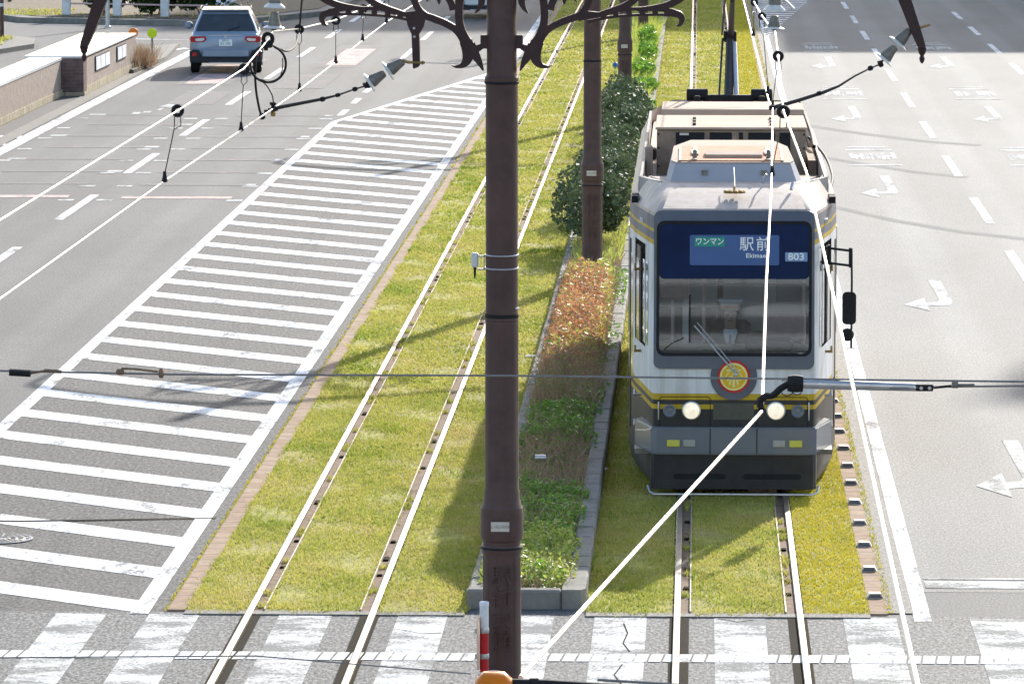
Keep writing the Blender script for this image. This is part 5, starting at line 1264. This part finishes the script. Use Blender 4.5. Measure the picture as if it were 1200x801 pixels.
# ------------------------------------------------------------------ cars
def make_car(name, loc, rz, paintm, label, van=False, plate='81-06'):
    root = empty(name, loc, rz, label, 'car')
    HWd = .89; L = 4.45; belt = 1.02; roof = 1.60 if not van else 1.82
    st = [(-.02, .70, .50, .98), (.0, .80, .46, 1.0), (.10, .87, .40, 1.02), (.6, .89, .34, 1.03), (1.4, .885, .28, 1.02), (2.6, .885, .28, 1.0), (3.6, .87, .30, .96), (4.15, .82, .34, .86), (4.4, .68, .40, .74)]
    m = MB(); vs = []; n = 12
    for y, w_, zb, zt in st:
        h = [(0, zb), (w_ * .86, zb), (w_ * .965, zb + .08), (w_, zb + (zt - zb) * .38), (w_ * .99, zb + (zt - zb) * .72), (w_ * .955, zt - .03), (w_ * .90, zt)]
        ring = h + [(0, zt + .01)] + [(-x, z) for x, z in h[:0:-1]]
        n = len(ring); vs += [(x, y, z) for x, z in ring]
    fs = [(i * n + k, i * n + (k + 1) % n, (i + 1) * n + (k + 1) % n, (i + 1) * n + k) for i in range(len(st) - 1) for k in range(n)]
    fs += [tuple(range(n)), tuple((len(st) - 1) * n + k for k in range(n))]
    m.add(vs, fs)
    # greenhouse
    def gh(z, f):   # ring at height fraction f
        w0, w1 = .83, .60
        y0 = .06 + (.52 if not van else .22) * f; y1 = 3.35 - 1.15 * f; w_ = w0 + (w1 - w0) * f ** 1.15
        return [(-w_ + .04, y0), (w_ - .04, y0), (w_, y0 + .06), (w_, y1 - .1), (w_ - .06, y1), (-w_ + .06, y1), (-w_, y1 - .1), (-w_, y0 + .06)]
    lv = [(belt - .03, 0), (belt + .2, .36), (roof - .12, .84), (roof - .04, .98), (roof, 1.12)]
    vs = []; 
    for z, f in lv: vs += [(x, y, z) for x, y in gh(z, f)]
    # roof crown
    fs = [(i * 8 + k, i * 8 + (k + 1) % 8, (i + 1) * 8 + (k + 1) % 8, (i + 1) * 8 + k) for i in range(len(lv) - 1) for k in range(8)] + [tuple(32 + k for k in range(8))]
    m.add(vs, fs); m.build('body', paintm, root, ang=40)
    def yb(z):
        f = np.interp(z, [l[0] for l in lv], [l[1] for l in lv]); return gh(z, f)
    m = MB()       # rear window
    rz_ = np.linspace(belt + .05, roof - .13, 6); q = []
    for z in rz_:
        g = yb(z); wv = g[1][0] - .03; q += [(-wv, g[0][1] - .012, z), (wv, g[0][1] - .012, z)]
    m.add(q, [(2 * i, 2 * i + 1, 2 * i + 3, 2 * i + 2) for i in range(5)]); rw = m.build('rear_window', 'carglass', root)
    m = MB(); m.tube([(.05, yb(belt + .06)[0][1] - .03, belt + .06), (.35, yb(belt + .16)[0][1] - .03, belt + .16)], .008, 5); m.build('wiper', 'black', rw)
    for s in (-1, 1):
        m = MB()
        for a, b_ in ((.42, 1.18), (1.26, 2.05), (2.13, 2.95)):
            q = []
            for z in (belt + .05, (belt + roof - .13) / 2, roof - .14):
                g = yb(z); sh = (z - belt) * .55; x = s * (g[2][0] + .008)
                a_ = max(a + sh * .6, g[2][1] + .12); bb = min(b_, g[3][1] - .05) if b_ < 2.5 else g[3][1] - .04
                q += [(x, a_, z), (x, max(bb, a_ + .02), z)]
            m.add(q, [(0, 1, 3, 2), (2, 3, 5, 4)])
        m.build('side_window', 'carglass', root)
        m = MB(); m.tube(smooth_path([(s * .63, .75, roof - .02), (s * .63, 1.0, roof + .025), (s * .62, 2.0, roof + .02), (s * .62, 2.3, roof - .03)]), .016, 6); m.build('roof_rail', 'cladding', root)
        m = MB(); m.box(*sorted((s * .88, s * 1.08)), 2.72, 2.88, belt - .02, belt + .16, 0, .05); m.build('mirror', paintm, root)
        m = MB(); x0, x1 = sorted((s * .50, s * .875)); m.prism([(x0, .80), (x1, .80), (x1 + .0, .935), (x0, .935)] if 0 else [(s * .47, .865), (s * .55, .80), (s * .86, .80), (s * .88, .86), (s * .865, .945), (s * .50, .945)], -.035, .10, 0, None, 'y')
        m.add([(s * .86, -.03, .80), (s * .86, -.03, .945), (s * .905, .28, .90), (s * .905, .28, .84)], [(0, 1, 2, 3)]); tl = m.build('tail_light', 'taillight', root)
        m = MB(); m.prism([(s * .52, .868), (s * .58, .825), (s * .74, .825), (s * .76, .885), (s * .55, .905)], -.041, -.034, 0, None, 'y'); m.build('clear_lens', 'clearlens', tl, smooth=False)
        m = MB(); m.prism([(s * .50, .30), (s * .89, .30), (s * .905, .56), (s * .80, .62), (s * .66, .60), (s * .60, .45), (s * .50, .43)], -.075, .25, 0, None, 'y'); cc = m.build('corner_cladding', 'cladding', root)
        m = MB(); m.box(*sorted((s * .72, s * .83)), -.082, -.07, .455, .54, 0, .006); m.build('rear_reflector', 'signred', cc)
        for y in (.88, 3.5):
            m = MB(); m.lathe([(.20, -.11), (.31, -.11), (.34, -.08), (.34, .08), (.31, .11), (.20, .11)], 24, 0, Matrix.Translation((s * .78, y, .34)) @ Matrix.Rotation(R(90), 4, 'Y')); w_ = m.build('wheel', 'tyre', root)
            m = MB(); m.lathe([(0, .07), (.04, .09), (.20, .095), (.215, .112)], 18, 0, Matrix.Translation((s * .78, y, .34)) @ Matrix.Rotation(R(90) * s, 4, 'Y'), cap=False); m.build('rim', 'rim', w_)
            m = MB(); a = [(s * .80, y + .42 * math.cos(q), .34 + .42 * math.sin(q)) for q in np.linspace(R(-5), R(185), 14)]; m.tube([(s * .868, b_[1], b_[2]) for b_ in a], .035, 6); m.build('arch_cladding', 'cladding', root)
    m = MB(); m.box(-.80, .80, -.065, .2, .28, .405, 0, .02); rb = m.build('rear_bumper', 'cladding', root)
    m = MB(); m.box(-.42, .42, -.075, -.06, .27, .30, 0, .005); m.build('skid_plate', 'rim', rb)
    m = MB(); m.box(-.60, .60, -.05, .08, .42, .62, 0, .03); m.build('bumper_panel', paintm, root)
    m = MB(); m.box(-.165, .165, -.038, -.024, .70, .865, 0, .004); pt_ = m.build('license_plate', 'signwhite', root)
    text('plate_lettering', plate, .11, 'signgreen', pt_, (.0, -.0395, .765), (R(90), 0, 0), .001); text('plate_lettering', '豊橋 301', .05, 'signgreen', pt_, (0, -.0395, .838), (R(90), 0, 0), .001)
    m = MB(); m.prism([(-.60, .44 if not van else .2), (.60, .44 if not van else .2), (.56, .85), (-.56, .85)], roof - .035, roof - .005); m.build('spoiler', paintm, root, smooth=False)
    m = MB(); m.box(-.42, .42, -.034, -.02, .955, .975); m.lathe([(.03, 0), (.03, .006)], 12, 0, Matrix.Translation((0, -.03, .93)) @ Rx90); m.build('hatch_trim', 'rim', root)
    return root
make_car('parked_car' if 0 else 'hatchback_car', (-11.78, 123.9, Z1), R(4.5), 'carblue', 'grey blue hatchback with red tail lights driving away on the left road')
make_car('hatchback_car', (-6.62, 153.8, Z1), R(2.0), 'carwhite', 'silver white car mostly hidden behind the nearest pole', van=True, plate='27-40')

# ------------------------------------------------------------------ tiled wall on the far left with its pilaster
wl = empty('tiled_wall', (-14.5, 114.8, 0), label='long low tiled wall with a white top and one dark pillar', cat='wall'); o = Vector((-14.5, 114.8, 0))
def wbox(name, x0, x1, y0, y1, z0, z1, mt, parent=wl, bev=0):
    m = MB(); m.box(x0 - o.x, x1 - o.x, y0 - o.y, y1 - o.y, z0, z1, 0, bev); return m.build(name, mt, parent, smooth=bev > 0)
wbox('near_section', -15.55, -14.74, 84, 114.75, .17, .84, 'wallbrick'); wbox('near_base', -15.53, -14.71, 84, 114.78, 0, .168, 'basestone')
wbox('pillar', -15.2, -14.22, 114.80, 115.4, .10, .885, 'pillarbrick'); wbox('pillar_base', -15.2, -14.20, 114.78, 115.4, 0, .098, 'basestone')
wbox('far_section', -15.5, -14.25, 115.41, 125.8, .20, .84, 'wallbrick'); wbox('far_base', -15.48, -14.225, 115.41, 125.82, 0, .198, 'basestone')
cap1 = wbox('coping', -15.45, -14.72, 84, 114.74, .842, .905, 'white_paint'); wbox('coping', -15.62, -14.235, 115.0, 125.85, .888, .925, 'white_paint')
for y0, k in ((117.2, 3), (121.6, 2)):
    f = wbox('plaque_frame', -14.249, -14.225, y0, y0 + k * .93 + .06, .44, .80, 'navy')
    for j in range(k): wbox('plaque_face', -14.226, -14.214, y0 + .06 + j * .93, y0 + .06 + j * .93 + .84, .47, .77, 'signwhite', f)
m = MB(); m.flat([(-14.25, 84), (-13.9, 84), (-13.9, 118), (-14.0, 128), (-14.9, 128), (-14.25, 114)], .012); struct(m.build('wall_foot_strip', 'gutter', smooth=False))
m = MB(); m.prism([(-15.6, 127), (-14.1, 124), (-13.95, 130), (-14.3, 137), (-15.6, 134)], 0, .10); struct(m.build('corner_island_kerb', 'pave', smooth=False))
def disc_post(x, y, zc, r, mt, label, tilt=0):
    root = empty('reflector_post', (x, y, 0), tilt, label, 'reflector', 'round reflectors on posts at the wall end')
    m = MB(); m.tube([(0, 0, 0), (0, 0, zc - r * .7)], .028, 8); m.lathe([(.055, 0), (.05, .03), (.03, .05)], 10); m.build('post', 'insgrey', root)
    m = MB(); m.lathe([(0, -.02), (r * .9, -.02), (r, -.01), (r, .01), (r * .9, .02), (0, .02)], 24, 0, Matrix.Translation((0, -.03, zc)) @ Rx90, cap=False); dd = m.build('disc', mt, root)
    return root
disc_post(-14.62, 128.6, .80, .125, 'orange', 'orange round reflector post at the far end of the tiled wall')
disc_post(-14.42, 131.2, .66, .13, 'lime', 'lime yellow round reflector post on the kerb corner', .1)
gt = empty('dry_grass_tuft', (-14.25, 126.5, .0), label='dry brown grass tuft at the foot of the wall end', cat='grass tuft')
q = rng.normal(0, 1, (900, 2)) * (.16, .7); fastmesh('foliage', blades(q, .05, .5, .03, .7), 3, [DRY], gt)

# ------------------------------------------------------------------ side street corner, fence, posts
m = MB(); m.prism([(-22, 128), (-18.9, 132.3), (-18.2, 136), (-18.6, 139.2), (-20, 141), (-24, 141)], 0, .13); struct(m.build('corner_pavement', 'pave', smooth=False))
m = MB(); m.prism([(-24, 128.5), (-20, 131), (-19.0, 135.5), (-19.4, 139), (-24, 140)], .131, .15); struct(m.build('corner_verge_ground', TURF, smooth=False))
stuff(fastmesh('corner_grass', blades(scatter(-21, -19.1, 131.5, 139, 120), .15, .10, .04, .8), 3, GRASS))
m = MB(); m.prism([(-20.6, 151.0), (-14.2, 148.6), (-11.6, 156), (-11.0, 175), (-30, 175), (-24.0, 158)], 0, .16); struct(m.build('far_corner_kerb', 'concrete', smooth=False))
m = MB(); m.prism([(-20.2, 151.6), (-14.5, 149.5), (-12.0, 157), (-11.4, 174.5), (-29, 174.5), (-23.4, 158.2)], .161, .18); struct(m.build('far_corner_ground', 'soil', smooth=False))
stuff(fastmesh('far_corner_grass', blades(np.concatenate([scatter(-20, -12.5, 150.5, 154, 6), scatter(-22, -19.5, 152, 156, 60)]), .18, .07, .05, .8), 3, GRASS))
fn = empty('roadside_fence', (-17, 151.2, .18), label='white post fence with faded pink rails on the far street corner', cat='fence'); o = Vector((-17, 151.2, .18))
pts = [P(82, 18, 153.2), P(140, 18, 152.2), P(193, 14, 151.6)]
fx = [(-19.35, 152.1), (-17.72, 151.55), (-16.2, 151.0), (-14.9, 150.6)]
for i, (x, y) in enumerate(fx[:3]):
    m = MB(); m.box(x - .13 - o.x, x + .13 - o.x, y - .10 - o.y, y + .10 - o.y, 0, 1.05, 0, .02); m.build('post', 'postwhite', fn)
m = MB()
for z in (.36, .66, .95):
    for a, b_ in zip(fx[:3], fx[1:]): m.tube([(a[0] - o.x, a[1] - .02 - o.y, z), (b_[0] - o.x, b_[1] - .02 - o.y, z)], .028, 6)
m.build('rail', 'pinkrail', fn)
for i, (x, y, lb) in enumerate(((-18.4, 153.3, 'dark hedge plant behind the left bay of the pink railed fence'), (-16.7, 152.7, 'dark hedge plant behind the right bay of the pink railed fence'), (-15.1, 152.2, 'dark hedge plant with reddish stems at the right end of the fence'))):
    shrub(x, y, .95, .7, 1.15, 3600, lb, 50 + i, HEDGEM, .19, 'hedge_shrub', 'hedge behind the far fence', .17, 'hedge', 6)
fl = shrub(-14.3, 150.6, .42, .4, .42, 260, 'small white flowering bush above the roof of the blue car', 60, HEDGEM, .14, 'flowering_bush', None, .17, 'bush', 3)
q = rng.normal(0, 1, (70, 3)) * (.24, .2, .08) + (0, 0, .40); fastmesh('blossoms', leaves(q, .11, .8, .5), 4, [MT['signwhite']], fl)
m = MB(); m.lathe([(.10, 0), (.10, .06), (.065, .08), (.06, 7.0), (.04, 7.05)], 16); tag(m.build('street_lamp_post', 'galv', loc=(-17.55, 147.6, 0)), 'slender pale metal pole standing on the side street behind the tiled wall', 'lamp post')
def bollard(x, y, h, label, mt='polebrown'):
    root = empty('bollard', (x, y, 0), label=label, cat='bollard', group='dark bollards of the side street')
    m = MB(); m.lathe([(.085, 0), (.085, .04), (.06, .06), (.06, h), (.05, h + .03), (.02, h + .05)], 14); m.build('post', mt, root)
    m = MB(); m.lathe([(.062, h * .80), (.065, h * .81), (.065, h * .86), (.062, h * .87)], 14); m.build('band', 'postwhite', root); return root
bollard(-19.42, 138.4, 1.30, 'tallest dark post, on the grassy corner at the frame edge')
bollard(-22.4, 161.5, .85, 'leftmost of the three short dark bollards on the side street')
bollard(-22.35, 163.4, .85, 'middle one of the three short dark bollards on the side street'); bollard(-22.3, 165.4, .85, 'rightmost of the three short dark bollards on the side street')

# ------------------------------------------------------------------ small things on the ground
ys = [43.45, 44.95, 46.45, 47.85, 49.25, 50.65, 51.95, 53.35, 54.75, 56.1, 57.5]
ords = ['nearest', 'second', 'third', 'fourth', 'fifth', 'sixth', 'seventh', 'eighth', 'ninth', 'tenth', 'eleventh']
base = None
for i, y in enumerate(ys):
    if base is None:
        base = empty('kerb_reflector', (0, 0, 0)); m = MB()
        m.prism([(-.075, 0), (.075, 0), (.05, .045), (-.05, .045)], -.04, .04, 0, None, 'y'); m.build('block', 'galv', base, smooth=False)
        m = MB(); m.prism([(-.062, .005), (.062, .005), (.043, .037), (-.043, .037)], -.044, -.04, 0, None, 'y'); m.build('lens', 'slate', base, smooth=False); oo = base
    else: oo = copy_tree(base)
    oo.location = (1.585 + random.uniform(-.006, .006), y, .022); oo.rotation_euler.z = random.uniform(-.06, .06)
    tag(oo, '%s grey wedge shaped reflector from the crossing, on the reddish brick kerb' % ords[i], 'kerb reflector', 'grey reflectors on the brick kerb')
mh = empty('manhole_cover', (-6.62, 46.7, MZ + .002), label='round cast iron manhole cover between two hatching stripes', cat='manhole cover')
m = MB(); m.lathe([(.31, 0), (.31, .005), (.285, .007), (.285, .003), (0, .003)], 40, cap=False); m.build('frame', 'cover', mh)
m = MB()
for r_ in (.07, .14, .21): m.lathe([(r_, .003), (r_ + .006, .008), (r_ + .024, .008), (r_ + .03, .003)], 32, cap=False)
for k in range(12):
    a = 2 * math.pi * k / 12; m.box(.09, .27, -.008, .008, .003, .009, 0, 0, Matrix.Rotation(a, 4, 'Z'))
m.build('cast_pattern', 'insgrey', mh)
br = empty('kerb_delineator', (-2.02, 122, .0), label='small blue round reflector standing at the planting strip edge beside the third pole', cat='reflector')
m = MB(); m.tube([(0, 0, 0), (0, 0, .30)], .022, 8); m.build('stem', 'insgrey', br)
m = MB(); m.lathe([(0, -.02), (.06, -.015), (.065, 0), (.06, .015), (0, .02)], 16, 0, Matrix.Translation((0, -.02, .36)) @ Rx90, cap=False); m.build('lens', 'bluelens', br)
m = MB(); m.lathe([(.033, 0), (.033, .10), (.028, .115)], 14, 0, Matrix.Rotation(R(90), 4, 'Y')); tag(m.build('drink_can', 'galv', loc=(G(627, 536, KT + .08))), 'crushed silver can lying among the dry weeds', 'can')
m = MB(); m.box(-.035, .035, -.03, .03, 0, .03, 0, .01); lit = m.build('paper_scrap', 'signwhite', loc=G(708, 551, .03)); tag(lit, 'white paper scrap on the shaded grass left of the tram', 'litter')
m = MB(); m.box(-.08, .06, -.03, .03, 0, .02, 0, .008); tag(m.build('paper_scrap', 'signwhite', loc=G(623, 418, .03), ), 'white paper scrap on the sunlit grass by the kerb of the red hedge', 'litter')
# signal cabinet legs past the far weeds
sg = empty('signal_box', (-1.95, 139.5, KT - .05), label='dark narrow control box on legs left of the farthest pole', cat='control box')
m = MB(); m.box(-.10, .10, -.08, .08, .35, 1.0, 0, .01); m.build('cabinet', 'slate', sg)
m = MB(); m.tube([(-.07, 0, 0), (-.07, 0, .4)], .03, 6); m.tube([(.07, 0, 0), (.07, 0, .4)], .03, 6); m.build_split('leg', 'slate', sg)

# ------------------------------------------------------------------ buildings outside the view that throw the shade on the far and right road
def block(x0, x1, y0, y1, h, label, fl=3.3, rz=0):
    root = empty('office_building', (x0, y0, 0), rz, label, 'building', 'street side buildings'); o = Vector((x0, y0, 0))
    m = MB(); m.box(x0 - o.x, x1 - o.x, y0 - o.y, y1 - o.y, 0, h); m.box(x0 + .3 - o.x, x1 - .3 - o.x, y0 + .3 - o.y, y1 - .3 - o.y, h - .1, h + .02); m.build('wall', 'facade', root, smooth=False)
    for k in range(int(h / fl)):
        m = MB(); z0 = .9 + k * fl
        m.box(x0 - .04 - o.x, x1 + .04 - o.x, y0 - .04 - o.y, y1 + .04 - o.y, z0, z0 + 1.6); m.build('window_band', 'carglass', root, smooth=False)
    return root
block(20.2, 50, 201.2, 222, 30, 'pale office block on the right side of the street')
block(19.5, 52, 278.7, 300, 60, 'tall office tower far ahead on the right side')
block(27.2, 50, 146.6, 163, 40, 'office block close to the right hand lanes', rz=-SAZ - .03)
block(-34, 34, -70, -45, 48, 'long office block closing the street behind the camera', fl=2.6)
